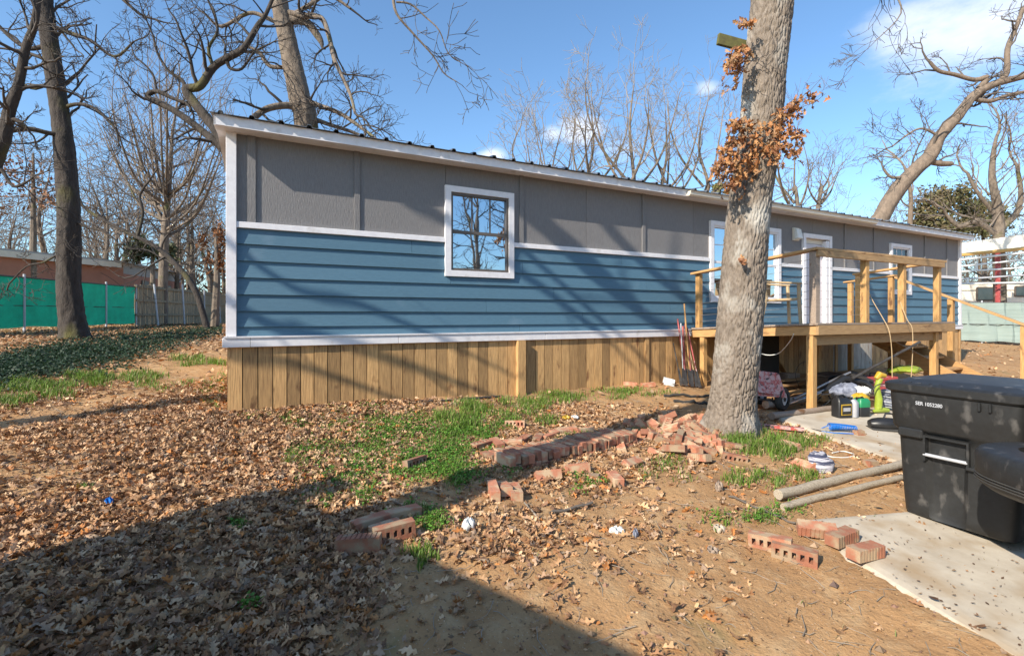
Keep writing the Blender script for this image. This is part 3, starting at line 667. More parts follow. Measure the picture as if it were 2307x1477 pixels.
# tree behind the left gable end, straight trunk
tree('bare_oak', 'tall bare oak rising behind the left half of the roof with a mossy broken limb', [
    ([(698, 600, 27), (690, 300, 26), (678, 235, 25), (660, 150, 23), (643, 70, 21), (629, 0, 19), (618, -110, 17), (600, -260, 14), (640, -420, 9)], dict(start=.75, every=.6)),
    ([(655, 45, 11), (690, 50, 10), (715, 80, 9), (724, 96, 6)], dict(start=.9, L=(.1, .3), mx=1)),
    ([(650, 30, 8), (690, 36, 7), (725, 42, 6), (742, 85, 5.5), (752, 130, 5), (772, 175, 4), (790, 215, 3.5), (800, 255, 3)], dict(dy=-1.5, every=.3, L=(.5, 1.1), up=-.03)),
    ([(684, 240, 8), (640, 238, 8), (600, 246, 7.5), (570, 268, 7), (545, 300, 6)], dict(dy=-1, every=.3, L=(.6, 1.3))),
    ([(682, 222, 6), (720, 238, 5.5), (765, 255, 5), (810, 285, 4), (850, 315, 3)], dict(dy=-1, every=.3, L=(.6, 1.4))),
    ([(690, 262, 6), (740, 280, 5), (800, 300, 4), (850, 325, 3)], dict(dy=.5, every=.3, L=(.6, 1.3))),
    ([(660, 150, 5), (610, 150, 5), (585, 120, 4), (560, 105, 3)], dict(every=.3, L=(.5, 1.1))),
    ([(640, 60, 6), (600, 40, 5), (560, 30, 4.5), (500, 60, 4), (470, 40, 3)], dict(every=.3, L=(.5, 1.2))),
    ([(648, 40, 5), (700, 10, 5), (740, -10, 4), (790, 20, 3)], dict(every=.35, L=(.5, 1.0)))],
    12.5, 'twig_dark', 'bark_mid', 3, rsc=.92, gn=.42, minr=.0048, kids=(3, 6))
tree('bare_oak', 'gnarled dark limbed oak leaning left from behind the white corner of the home', [
    ([(575, 640, 22), (545, 430, 19), (507, 325, 15), (464, 264, 12), (420, 205, 11), (450, 194, 10), (481, 152, 9.5), (512, 131, 9), (548, 110, 8), (579, 61, 7), (600, 30, 5), (625, -30, 4)], dict(start=.42, every=.34, L=(.7, 1.6))),
    ([(509, 341, 12), (475, 311, 10), (420, 268, 9), (378, 241, 8), (332, 219, 7.5), (353, 206, 6), (390, 222, 4.5), (418, 232, 4)], dict(every=.5, L=(.4, 1.0), mx=3)),
    ([(353, 206, 3), (345, 170, 2.6), (325, 145, 2.2), (305, 130, 2)], dict(every=.25, L=(.4, .9))),
    ([(512, 140, 5), (520, 155, 4), (545, 155, 3.5), (570, 120, 2.5)], dict(every=.3, L=(.4, .9))),
    ([(420, 205, 5), (410, 180, 4), (380, 160, 3.5), (355, 120, 3), (345, 80, 2.5)], dict(every=.3, L=(.5, 1.1))),
    ([(481, 152, 5), (470, 110, 4), (490, 70, 3.5), (480, 20, 3)], dict(every=.3, L=(.5, 1.2)))],
    10.8, 'twig_dark', 'bark_dark', 5, rsc=.85, gn=.42, minr=.0045, kids=(3, 6))
tree('bare_oak', 'thick dark mossy trunk in front of the green fence screen', [
    ([(172, 775, 41), (163, 725, 31), (156, 640, 27), (155, 520, 26), (152, 420, 25), (140, 290, 22), (124, 180, 21), (110, 80, 20), (100, 0, 19), (94, -150, 17), (100, -320, 13), (120, -450, 8)], dict(start=.45, every=.5, L=(.9, 2.0))),
    ([(118, 60, 7), (160, 75, 5), (205, 92, 4.5), (258, 128, 3.5), (300, 95, 2.5)], dict(every=.35, L=(.5, 1.3), dy=-.8)),
    ([(130, 250, 6), (170, 235, 5), (215, 245, 4), (260, 290, 3)], dict(every=.35, L=(.5, 1.3))),
    ([(150, 480, 4), (190, 510, 3), (230, 520, 2.5), (260, 540, 2)], dict(every=.4, L=(.5, 1.1))),
    ([(150, 305, 7), (110, 300, 6), (60, 290, 6.5), (0, 300, 6), (-60, 310, 5)], dict(every=.5, L=(.5, 1.3), dy=-1)),
    ([(110, 100, 7), (70, 110, 6), (30, 90, 5), (-20, 40, 4)], dict(every=.4, L=(.6, 1.5))),
    ([(125, 180, 5), (80, 200, 4), (40, 190, 3.5), (10, 230, 3)], dict(every=.4, L=(.6, 1.4))),
    ([(150, 560, 3), (100, 590, 2.5), (60, 600, 2), (20, 640, 2)], dict(every=.4, L=(.4, 1.0))),
    ([(110, -60, 9), (180, -40, 7), (240, -30, 6), (300, 20, 4)], dict(every=.4, L=(.6, 1.4)))],
    12.3, 'twig_dark', 'bark_dark', 8, rsc=.8, gn=.4, minr=.005, mx=4, kids=(2, 4))
tree('bare_oak', 'dark forked tree cut off by the left edge of the photo', [
    ([(-120, 760, 20), (-60, 500, 18), (-15, 370, 15), (8, 315, 13), (20, 255, 11), (42, 190, 9), (58, 110, 8), (78, 50, 7), (90, -40, 5)], dict(start=.4, every=.35, L=(.6, 1.5))),
    ([(12, 300, 6), (30, 270, 5), (50, 280, 5), (62, 290, 3)], dict(every=.9, L=(.2, .5))),
    ([(-20, 400, 5), (0, 380, 4), (30, 420, 3), (60, 410, 3)], dict(every=.35, L=(.5, 1.2)))],
    10.2, 'twig_dark', 'bark_dark', 9, gn=.4, minr=.0045, kids=(4, 6))
tree('leaning_tree', 'dark tree leaning left behind the weathered wooden fence', [
    ([(470, 735, 10), (440, 655, 9), (400, 600, 8), (350, 555, 7), (300, 530, 6), (250, 505, 5), (200, 475, 4.5), (178, 455, 4)], dict(start=.25, every=.5, L=(.8, 2))),
    ([(310, 532, 5), (322, 480, 4), (315, 440, 4), (338, 405, 3)], dict(every=.4, L=(.6, 1.5)))],
    17.5, 'twig_dark', 'bark_dark', 12, rsc=.7, gn=.35, minr=.008)
fan = [([(366, 700, 10), (368, 600, 9), (372, 520, 8), (378, 450, 6), (384, 380, 4), (388, 300, 3)], dict(start=.35, every=.35, L=(2, 4), up=.16, gn=.13))]
rg = random.Random(4)
for k in range(22):
    a = rg.uniform(-1.15, 1.15); y0 = rg.uniform(430, 540); l = rg.uniform(170, 290) * (1 - .25 * abs(a)); x = 374
    fan.append(([(x, y0, 3.2), (x + .45 * l * math.sin(a), y0 - .35 * l * math.cos(a * .8), 2.2), (x + .75 * l * math.sin(a), y0 - l * .95 * math.cos(a * .6), 1.2)], dict(every=.9, L=(1.2, 2.6), up=.14, gn=.12, mx=2, dy=rg.uniform(-3, 3))))
tree('elm_tree', 'bare tree with a fine upswept fan of twigs behind the wooden fence', fan, 23, 'twig_far', 'bark_mid', 15, minr=.009)
# right side
tree('leaning_tree', 'thick brown trunk leaning right above the far end of the roof with a sawn stub', [
    ([(1940, 640, 23), (1962, 545, 22), (1988, 485, 21), (2020, 430, 20), (2060, 385, 18), (2095, 352, 18), (2117, 308, 15), (2155, 265, 14), (2195, 215, 12), (2240, 190, 10), (2307, 172, 8), (2380, 150, 6), (2450, 100, 4)], dict(start=.3, every=.8, L=(1, 2.2))),
    ([(2090, 362, 9), (2115, 368, 8), (2143, 369, 7)], dict(every=9, L=(.05, .1), mx=1)),
    ([(2205, 200, 8), (2225, 175, 8), (2195, 180, 6), (2150, 168, 5.5), (2115, 160, 5), (2095, 140, 4)], dict(every=.45, L=(.6, 1.4))),
    ([(2245, 188, 8), (2268, 165, 7), (2270, 110, 6.5), (2290, 60, 5.5), (2305, 20, 5)], dict(every=.45, L=(.7, 1.6))),
    ([(2190, 222, 6), (2230, 228, 6), (2270, 215, 5), (2320, 205, 4)], dict(every=.45, L=(.6, 1.4))),
    ([(2050, 395, 4), (2010, 400, 4), (1990, 380, 3)], dict(every=.5, L=(.4, .9))),
    ([(2120, 310, 4), (2080, 290, 3), (2050, 300, 2.5), (2010, 330, 2)], dict(every=.4, L=(.6, 1.4)))],
    17, 'twig', 'bark_brown', 21, rsc=.8, gn=.42, minr=.0065)
tree('bare_oak', 'dark spreading tree behind the pipe rack at the right edge', [
    ([(2255, 720, 15), (2250, 540, 14), (2248, 470, 12), (2235, 400, 9), (2240, 330, 5)], dict(start=.35, every=.5, L=(1.5, 3))),
    ([(2250, 520, 9), (2290, 480, 8), (2300, 430, 6), (2290, 370, 4)], dict(every=.5, L=(1.2, 2.6))),
    ([(2248, 530, 8), (2200, 500, 7), (2160, 510, 6), (2130, 480, 4)], dict(every=.5, L=(1.2, 2.6))),
    ([(2240, 480, 6), (2200, 430, 5), (2180, 390, 4)], dict(every=.5, L=(1.2, 2.2)))],
    24, 'twig_far', 'bark_mid', 25, rsc=.75, gn=.35, minr=.008)
tree('young_tree', 'slim pale stem behind the far end of the roof right of the leaning trunk', [
    ([(2050, 700, 6), (2050, 520, 5), (2052, 440, 4), (2040, 380, 3)], dict(start=.4, every=.6, L=(1, 2)))], 22, 'twig_far', 'bark_brown', 29, gn=.3, minr=.009)
# pale trees behind the roof, right of centre
names = ['left end of the row', 'with a narrow crown left of the white cloud', 'in front of the white cloud', 'tallest, just right of the cloud', 'right of the tallest one', 'behind the big oak trunk', 'right of the big oak trunk', 'low and brown above the gutter']
specs = [(1195, 290, 20, 5), (1255, 260, 22, 5), (1330, 210, 22, 7), (1420, 170, 21, 8), (1500, 230, 23, 7), (1585, 210, 24, 7), (1790, 310, 23, 7), (1850, 380, 25, 6)]
for k, (u, vt, Y_, r) in enumerate(specs):
    rg = random.Random(50 + k); lb_ = [([(u, 720, r), (u + rg.uniform(-8, 8), 500, r * .9), (u + rg.uniform(-12, 12), 420, r * .75), (u + rg.uniform(-16, 16), vt + 120, r * .5), (u + rg.uniform(-20, 20), vt + 20, 1.2)], dict(start=.3, every=.95, L=(1.2, 2.6), up=.1, gn=.28))]
    for q in range(4):
        a = rg.uniform(-1, 1); y0 = rg.uniform(400, 490); l = (y0 - vt) * rg.uniform(.6, .95)
        lb_.append(([(u, y0, r * .6), (u + l * .3 * a, y0 - l * .35, r * .45), (u + l * .45 * a, y0 - l * .7, r * .3), (u + l * .5 * a + rg.uniform(-15, 15), y0 - l, 1.3)], dict(every=.75, L=(.9, 2.2), up=.08, gn=.3, mx=3, kids=(2, 4), dy=rg.uniform(-2, 2))))
    tree('bare_tree', 'pale bare tree behind the roof, ' + names[k], lb_, Y_, 'twig_pale' if k < 6 else 'twig_far', 'bark_mid', 70 + k, 'pale bare trees behind the roof', rsc=.72, minr=.0065)

# far background trees: prototypes copied along the skyline
def proto(seed, H=10, tw='twig_far'):
    rg = random.Random(seed); out = []
    root = T('far_tree', 'x', 'tree', (0, 0, 0))
    global trunkish
    trunkish = []
    limb(out, [Vector((0, 0, -.3)), Vector((rg.uniform(-.2, .2), 0, H * .3)), Vector((rg.uniform(-.5, .5), rg.uniform(-.4, .4), H * .6)), Vector((rg.uniform(-.8, .8), 0, H * .85))], [.2, .17, .1, .03], rg, every=.45, L=(1.8, 4.0), mx=3, start=.3, gn=.3, up=.08, kids=(3, 5), minr=.013)
    tubes_np('trunk', trunkish, 'bark_mid', root); tubes_np('crown', [(a, b_, c) for a, b_, c, l in out], tw, root); return root
def copy_tree(o):
    c = o.copy(); col.objects.link(c)
    for k in o.children:
        d = k.copy(); col.objects.link(d); d.parent = c
    return c
protos = [proto(s) for s in (201, 202, 203, 204)]
spots = []
rg = random.Random(77)
for k in range(34): spots.append((rg.uniform(-80, 540), rg.uniform(30, 46), rg.uniform(.7, 1.15), 'left'))
for k in range(20): spots.append((rg.uniform(1120, 2020), rg.uniform(34, 52), rg.uniform(.65, .95), 'mid'))
for k in range(16): spots.append((rg.uniform(2420, 3900), rg.uniform(30, 50), rg.uniform(.6, .95), 'out'))
for k in range(20): spots.append((rg.uniform(2000, 2400), rg.uniform(33, 50), rg.uniform(.6, .95), 'right'))
LB = {'left': 'bare brown tree in the woods beyond the left fence', 'mid': 'distant bare tree showing over the roof', 'right': 'distant bare tree beyond the trailer at right', 'out': 'distant bare tree beyond the right edge of the photo'}
for k, (u, Y_, s, w_) in enumerate(spots):
    o = protos[k] if k < 4 else copy_tree(protos[k % 4])
    x = (u - CX) * Y_ / F_PX; o.location = (x, Y_, G(x, Y_)); o.rotation_euler = (0, 0, rg.uniform(0, 6.28)); o.scale = (s * rg.uniform(.9, 1.15), s, s)
    tag(o, LB[w_], 'tree', {'left': 'woods beyond the left fence', 'mid': 'far trees over the roof', 'right': 'far trees beyond the trailer', 'out': 'far trees beyond the right edge'}[w_])
# evergreen and brown-leaved crowns
def leafy(name, label, pos, rad, n, c1, c2, size, m='ever', seed=1, trunk=True, cat='tree'):
    g = np.random.default_rng(seed); root = T(name, label, cat, (pos.x, pos.y, G(pos.x, pos.y)))
    # clumps
    nc = max(8, n // 160); cc = g.normal(size=(nc, 3)); cc /= np.linalg.norm(cc, axis=1, keepdims=True); cc *= g.uniform(.2, 1, (nc, 1)) ** .5
    idx = g.integers(0, nc, n); p = cc[idx] + g.normal(size=(n, 3)) * .17
    p = p * np.array(rad) + np.array([0, 0, pos.z - root.location.z])
    a = g.normal(size=(n, 3)); a /= np.linalg.norm(a, axis=1, keepdims=True); b = np.cross(a, g.normal(size=(n, 3))); b /= np.linalg.norm(b, axis=1, keepdims=True)
    s = size * g.uniform(.5, 1.2, (n, 1))
    V = np.stack([p - a * s, p + b * s * .45, p + a * s, p - b * s * .45], 1).reshape(-1, 3)
    f = np.arange(n)[:, None] * 4 + np.arange(4)[None]
    t = g.uniform(0, 1, (n, 1)) ; c = np.array(c1) * t + np.array(c2) * (1 - t)
    np_mesh('crown', V, f, m, root, np.repeat(c, 4, 0))
    if trunk: MB().tube([(0, 0, -.2), (.1, 0, (pos.z - root.location.z) * .6), (0, .1, pos.z - root.location.z + rad[2] * .5)], [.16, .12, .04], 8).build('trunk', 'bark_mid', root, smooth=True)
    return root
leafy('cedar_tree', 'brownish green cedar crown right of the leaning trunk above the roof end', P(2135, 490, 27), (1.5, 1.2, 1.7), 5200, (.12, .125, .04), (.2, .15, .075), .13, seed=2)
leafy('cedar_tree', 'low olive green cedar beside the pipe rack', P(2215, 500, 30), (1.3, 1.2, 1.3), 3200, (.08, .1, .03), (.17, .13, .06), .13, seed=3)
leafy('shrub', 'small olive shrub showing over the roof left of the big oak', P(1625, 440, 24), (.9, .7, .5), 1200, (.14, .15, .04), (.2, .17, .05), .1, seed=4, cat='shrub')
leafy('cedar_tree', 'dark green cedar clump behind the weathered fence', P(340, 560, 26), (1.1, 1, .9), 1300, (.05, .07, .025), (.10, .10, .04), .14, seed=5)
leafy('russet_tree', 'small tree still holding rust brown leaves near the left corner of the home', P(483, 560, 19), (.5, .5, 1.0), 500, (.3, .12, .04), (.22, .1, .045), .1, seed=6)
leafy('russet_tree', 'tree with sparse rust coloured leaves behind the thick dark trunk', P(70, 400, 22), (3.0, 2, 2.2), 900, (.32, .14, .06), (.25, .13, .07), .11, seed=7)
# underbrush in the distance, a mass nobody could count
g = np.random.default_rng(9)
n = 42000
u = np.concatenate([g.uniform(-1400, 620, n // 2), g.uniform(1900, 4600, n // 2)]); Yd = g.uniform(36, 60, n); xx = (u - CX) * Yd / F_PX
zz = Gn(xx, Yd) + g.uniform(0, 1, n) ** 1.4 * (3.0 + 1.4 * np.sin(xx * .21) + .8 * np.sin(xx * .67))
p = np.stack([xx, Yd, zz], 1); a = g.normal(size=(n, 3)); a[:, 2] = np.abs(a[:, 2]) + .5; a /= np.linalg.norm(a, axis=1, keepdims=True); b = np.cross(a, g.normal(size=(n, 3))); b /= np.linalg.norm(b, axis=1, keepdims=True)
s = g.uniform(.15, .5, (n, 1)); V = np.stack([p - a * s, p + b * s * .22, p + a * s, p - b * s * .22], 1).reshape(-1, 3)
cc = np.where(g.uniform(size=(n, 1)) < .25, [[.07, .08, .03]], [[.16, .115, .075]]) * g.uniform(.6, 1.3, (n, 1))
ub = np_mesh('underbrush', V, np.arange(n)[:, None] * 4 + np.arange(4)[None], 'ever', None, np.repeat(cc, 4, 0)); ub['kind'] = 'stuff'; ub['label'] = 'tangled brown and olive underbrush along the far edge of the woods'; ub['category'] = 'underbrush'

# ------------------------------------------------------------------ leaves: template
def leaf_shape():
    half = [(0, 0), (.06, .02), (.12, .11), (.2, .13), (.24, .06), (.34, .09), (.42, .24), (.52, .25), (.52, .12), (.6, .1), (.7, .22), (.8, .2), (.8, .1), (.92, .09), (1, 0)]
    return half
HALF = leaf_shape()
def leaf_arrays(curl, fold, tw):
    V = []
    mid = [(x, 0) for x, y in HALF]
    def bend(x, y):
        z = curl * ((x - .5) ** 2) * 1.6 - curl * .2 + fold * abs(y) * 1.5 + tw * (x - .5) * y * 3 + .12 * abs(y) * math.sin(x * 14)
        return (x - .5, y, z)
    up = [bend(x, y) for x, y in HALF]; dn = [bend(x, -y) for x, y in HALF[1:-1]]; md = [bend(x, 0) for x in (.2, .42, .6, .8)]
    ring = up + dn[::-1]; V = ring + [bend(.25, 0), bend(.55, 0), bend(.8, 0)]
    F = []; n = len(ring); c = [n, n + 1, n + 2]
    def cen(i): x = ring[i][0] + .5; return c[0] if x < .4 else (c[1] if x < .68 else c[2])
    for i in range(n):
        j = (i + 1) % n; ci, cj = cen(i), cen(j); F.append((i, j, ci))
        if ci != cj: F.append((j, cj, ci))
    return np.array(V), np.array(F)
LV = [leaf_arrays(*a) for a in ((.5, .25, .3), (-.35, .5, -.4), (.9, -.2, .5), (.2, .8, .2), (-.6, -.3, .8), (.35, .1, -.9))]
def simple_leaf(curl, fold):
    V = [(-.5, 0, curl * .3), (-.15, .2, fold), (.12, .26, fold), (.2, .1, fold * .5), (.5, 0, curl * .3), (.1, -.24, fold), (-.2, -.2, fold)]
    return np.array(V), np.array([(0, 1, 6), (1, 2, 3), (1, 3, 5), (1, 5, 6), (3, 4, 5)])
SV = [simple_leaf(.5, .15), simple_leaf(-.4, -.12), simple_leaf(.9, .25)]
def rotm(g, n, tilt):
    yaw = g.uniform(0, 2 * np.pi, n); tx = g.normal(0, tilt, n); ty = g.normal(0, tilt, n)
    cy, sy, cx, sx_, cz, sz_ = np.cos(ty), np.sin(ty), np.cos(tx), np.sin(tx), np.cos(yaw), np.sin(yaw)
    Rm = np.zeros((n, 3, 3))
    Rm[:, 0, 0] = cz * cy; Rm[:, 0, 1] = cz * sy * sx_ - sz_ * cx; Rm[:, 0, 2] = cz * sy * cx + sz_ * sx_
    Rm[:, 1, 0] = sz_ * cy; Rm[:, 1, 1] = sz_ * sy * sx_ + cz * cx; Rm[:, 1, 2] = sz_ * sy * cx - cz * sx_
    Rm[:, 2, 0] = -sy; Rm[:, 2, 1] = cy * sx_; Rm[:, 2, 2] = cy * cx
    return Rm
PAL = np.array([1.20, 1.07, .90]) * np.array([(.54, .37, .23), (.44, .28, .165), (.31, .18, .105), (.58, .44, .31), (.42, .32, .25), (.46, .21, .07), (.22, .135, .09), (.64, .50, .36), (.36, .25, .18)])
PW_ = np.array([.19, .19, .16, .10, .09, .07, .09, .04, .07])
def leaf_colors(g, n):
    return PAL[g.choice(len(PAL), n, p=PW_)] * g.uniform(.62, 1.2, (n, 1))
def scatter(pos, size, tilt, g, temps, cols):
    """bake leaves into vertex, face and colour arrays"""
    n = len(pos); which = g.integers(0, len(temps), n); Rm = rotm(g, n, tilt); VV, FF, CC = [], [], []; off = 0
    for k, (V, F) in enumerate(temps):
        i = np.where(which == k)[0]
        if not len(i): continue
        w = np.einsum('nij,vj->nvi', Rm[i], V) * size[i, None, None] * np.array([1, 1, 1]) + pos[i, None]
        VV.append(w.reshape(-1, 3)); FF.append((F[None] + (np.arange(len(i)) * len(V))[:, None, None]).reshape(-1, 3) + off); CC.append(np.repeat(cols[i], len(V), 0)); off += len(i) * len(V)
    return np.concatenate(VV), np.concatenate(FF), np.concatenate(CC)
def uv_of(x, y, z): return CX + x * F_PX / y, HY + (EYE - z) * F_PX / y
# density of litter as a function of where the spot lies
def sm(x, a, b): t = np.clip((x - a) / (b - a), 0, 1); return t * t * (3 - 2 * t)
def clump(x, y, s=1.0, ph=0): return .5 + .25 * (np.sin(s * (2.3 * x + 1.1 * y) + ph) + np.sin(s * (-1.4 * x + 2.9 * y) + 2 * ph + 1) * .9 + .5 * np.sin(s * (5.1 * x - 3.7 * y) + ph))
def dens(x, y):
    z = Gs(x, y); u, v = uv_of(x, y, z)
    d = np.zeros_like(x)
    left = 1 - sm(u - (900 - (v - 1000) * .25), -160, 200)          # thick cover at left and centre
    d = np.maximum(d, left)
    d = np.maximum(d, .17 * clump(x, y, 1.3, 1) + .05)                       # thin everywhere
    d = np.maximum(d, .85 * np.exp(-(((u - 1260) / 220) ** 2 + ((v - 1010) / 110) ** 2)))
    d = np.maximum(d, .6 * np.exp(-(((u - 1100) / 300) ** 2 + ((v - 1210) / 70) ** 2)))
    d = np.maximum(d, .55 * np.exp(-(((u - 1500) / 130) ** 2 + ((v - 1010) / 60) ** 2)))
    path = np.exp(-(((v - (965 - .28 * u)) / 38) ** 2)) * (u < 520)    # bare dirt path at left
    path2 = np.exp(-(((v - (880 - .14 * u)) / 22) ** 2)) * (u < 500); d = d * (1 - .93 * path) * (1 - .7 * path2); d = d * (1 - .8 * np.exp(-(((u - 20) / 150) ** 2 + ((v - 1060) / 60) ** 2)))
    d = np.maximum(d, .16 * sm(v, 1250, 1330) * (1 - sm(u, 1250, 1500)))
    d = d * (1 - .4 * np.exp(-(((v - 1480) / 90) ** 2)) * sm(u, 520, 900))
    d = d * (1 - .9 * ((u > 1700) & (v > 1100) & (v < 1477)))
    hx = (x - P0.x) * DX + (y - P0.y) * DY; hw = (x - P0.x) * DY - (y - P0.y) * DX
    d = d * ~((hw < .03) & (hx > -.05) & (hx < LEN))
    d = d * (.55 + .6 * clump(x, y, 2.1, .4))
    return np.clip(d, 0, 1) ** 1.15
g = np.random.default_rng(31)
def sample(n, y0, y1, spread=1.1):
    y = np.sqrt(g.uniform(y0 ** 2, y1 ** 2, n)); x = g.uniform(-spread, spread, n) * y; k = g.uniform(size=n) < dens(x, y); return x[k], y[k]
X1, Y1 = sample(85000, 1.35, 7.2)
near = np.argsort(np.hypot(X1, Y1))
ci = near[(dens(X1[near], Y1[near]) > .25)][:900:3][:300]
mask = np.ones(len(X1), bool); mask[ci] = False
leaf_me = []
for k, (V_, F_) in enumerate(LV):
    for q in range(3):
        me = bpy.data.meshes.new('fallen_leaf'); me.from_pydata(V_.tolist(), [], F_.tolist()); me.materials.append(M['leaf'])
        a = me.color_attributes.new('col', 'FLOAT_COLOR', 'POINT'); c = leaf_colors(g, 1)[0]
        a.data.foreach_set('color', np.tile(np.append(c, 1), len(V_)).astype(np.float32)); leaf_me.append(me)
for k, i in enumerate(ci):
    o = bpy.data.objects.new('fallen_leaf', leaf_me[rnd.randrange(len(leaf_me))]); col.objects.link(o); o.parent = ground
    s = rnd.uniform(.085, .135); o.location = (X1[i], Y1[i], G(X1[i], Y1[i]) + rnd.uniform(.022, .04)); o.scale = (s, s, s * .9); o.rotation_euler = (rnd.gauss(0, .28), rnd.gauss(0, .28), rnd.uniform(0, 6.28))
X1, Y1 = X1[mask], Y1[mask]; n = len(X1)
lay = dens(X1, Y1)
pos = np.stack([X1, Y1, Gn(X1, Y1) + g.uniform(.004, .012, n) + lay * g.uniform(0, .035, n)], 1)
V1, F1, C1 = scatter(pos, g.uniform(.045, .11, n), .33, g, LV, leaf_colors(g, n))
X2, Y2 = sample(110000, 7.2, 26, 1.15); n = len(X2)
pos = np.stack([X2, Y2, Gn(X2, Y2) + g.uniform(.01, .04, n)], 1)
V2, F2, C2 = scatter(pos, g.uniform(.06, .125, n), .4, g, SV, leaf_colors(g, n))
X3, Y3 = sample(55000, 1.35, 7, 1.1); n = len(X3); pos = np.stack([X3, Y3, Gn(X3, Y3) + .006], 1)   # broken crumbs
V3, F3, C3 = scatter(pos, g.uniform(.015, .045, n), .5, g, SV, leaf_colors(g, n) * .8)
print('litter leaves', len(X1), len(X2), len(X3))
ll = np_mesh('leaf_litter', np.concatenate([V1, V2, V3]), np.concatenate([F1, F2 + len(V1), F3 + len(V1) + len(V2)]), 'leaf', ground, np.concatenate([C1, C2, C3])); ll['kind'] = 'stuff'

# crumbs, pebbles and small twigs on the bare soil
n = 14000; y = np.sqrt(g.uniform(1.3 ** 2, 8 ** 2, n)); x = g.uniform(-1.1, 1.1, n) * y
s = g.uniform(.003, .009, (n, 1)) * (1 + (g.uniform(size=(n, 1)) < .07) * 2.2); pv = np.array([(1, 0, 0), (0, 1, 0), (-1, 0, 0), (0, -1, 0), (0, 0, .8)])
jit = 1 + g.uniform(-.35, .35, (n, 5, 1)); V = (pv[None] * jit * s[:, None]) + np.stack([x, y, Gn(x, y) + .004], 1)[:, None]
F = np.array([(0, 1, 4), (1, 2, 4), (2, 3, 4), (3, 0, 4)])[None] + (np.arange(n) * 5)[:, None, None]
cc = np.array([[.3, .19, .11]]) * g.uniform(.5, 1.7, (n, 1)) + g.uniform(-.02, .02, (n, 3))
o = np_mesh('pebbles', V, F.reshape(-1, 3), 'leaf', ground, np.repeat(np.clip(cc, .02, 1), 5, 0)); o['kind'] = 'stuff'
tw = []
for k in range(1700):
    y_ = math.sqrt(rnd.uniform(1.4 ** 2, 7.5 ** 2)); x_ = rnd.uniform(-1, 1) * y_; a = rnd.uniform(0, 6.28); L = rnd.uniform(.04, .2) * (2.2 if rnd.random() < .06 else 1); pts = []
    for q in range(4):
        pts.append(Vector((x_, y_, G(x_, y_) + .012 + .006 * math.sin(q * 2 + k)))); a += rnd.uniform(-.5, .5); x_ += math.cos(a) * L / 3; y_ += math.sin(a) * L / 3
    r = rnd.uniform(.0012, .003); tw.append((pts, [r, r, r * .8, r * .5], 4))
o = tubes_np('fallen_twigs', tw, 'twig_pale', ground); o['kind'] = 'stuff'

cu_, cv_ = g.uniform(1780, 2330, 700), g.uniform(960, 1477, 700)
cp = [GP(a, b) for a, b in zip(cu_, cv_)]
cp = [p for p in cp if p.x > 1.9 + .0 * p.y and (p.x - 2.25) * .9 + (p.y - 3.9) * .2 > -.1 and p.y < 6.6]
cp = np.array([(p.x, p.y, float(Gs(p.x, p.y)) + .034) for p in cp]); n = len(cp)
V4, F4_, C4 = scatter(cp, g.uniform(.006, .03, n) * (1 + (g.uniform(size=n) < .06) * 1.6), .3, g, SV, leaf_colors(g, n) * g.uniform(.2, .8, (n, 1)))
o = np_mesh('debris', V4, F4_, 'leaf', ground, C4); o['kind'] = 'stuff'
# ------------------------------------------------------------------ grass and clover patches: (u, v, radius u, radius v, blades, height)
patches = [(880, 1010, 150, 60, 1500, .035), (760, 960, 120, 40, 900, .035), (1060, 1010, 70, 40, 1500, .04), (1040, 935, 75, 26, 2600, .085), (1200, 920, 60, 25, 1800, .08), (870, 965, 90, 40, 1500, .05), (1000, 985, 120, 50, 2600, .045), (930, 1030, 130, 45, 2400, .045), (800, 1060, 90, 60, 900, .05),
           (700, 985, 90, 45, 1000, .05), (648, 1045, 30, 18, 500, .06), (720, 1130, 40, 30, 250, .05), (1080, 965, 70, 35, 1300, .05), (1040, 1080, 60, 40, 500, .05), (960, 1160, 60, 30, 450, .05), (955, 1250, 35, 25, 250, .07),
           (1290, 893, 90, 14, 1300, .07), (1400, 885, 60, 12, 800, .06), (1700, 1000, 80, 30, 2200, .09), (1660, 985, 40, 15, 700, .1), (1760, 1020, 60, 25, 900, .07), (1690, 1085, 60, 22, 500, .06), (1790, 1075, 60, 22, 500, .06), (1860, 985, 30, 15, 150, .06),
           (1500, 1050, 70, 30, 350, .06), (1700, 1160, 90, 30, 300, .05), (90, 872, 110, 22, 2400, .1), (30, 905, 60, 22, 900, .09), (180, 858, 60, 14, 900, .1), (300, 850, 60, 12, 700, .09), (430, 815, 50, 8, 900, .1), (340, 870, 60, 12, 300, .07), (480, 870, 40, 25, 400, .06), (480, 915, 30, 12, 250, .06),
           (560, 1370, 20, 12, 80, .05), (540, 1185, 20, 12, 100, .05), (190, 1108, 18, 9, 90, .06), (1480, 965, 40, 14, 250, .06), (1290, 980, 40, 10, 250, .06), (1330, 1090, 60, 20, 200, .05), (600, 930, 60, 20, 300, .05)]
cx_, cy_, ch_ = [], [], []
for (u, v, ru, rv_, nb, h) in patches:
    cs = [(g.normal(0, .55), g.normal(0, .55)) for _ in range(9)]
    for _ in range(int(nb * .95)):
        c = cs[g.integers(9)]; a = u + ru * (c[0] + g.normal(0, .2)); b = v + rv_ * (c[1] + g.normal(0, .22))
        if b < HY + 30: continue
        cx_.append(a); cy_.append(b); ch_.append(h)
ua = np.array(cx_); va = np.array(cy_); ha = np.array(ch_)
Ya = np.full_like(ua, 5.0)
for _ in range(30):
    xa = (ua - CX) * Ya / F_PX; Ya = .5 * Ya + .5 * (EYE - Gn(xa, Ya)) * F_PX / (va - HY)
xa = (ua - CX) * Ya / F_PX
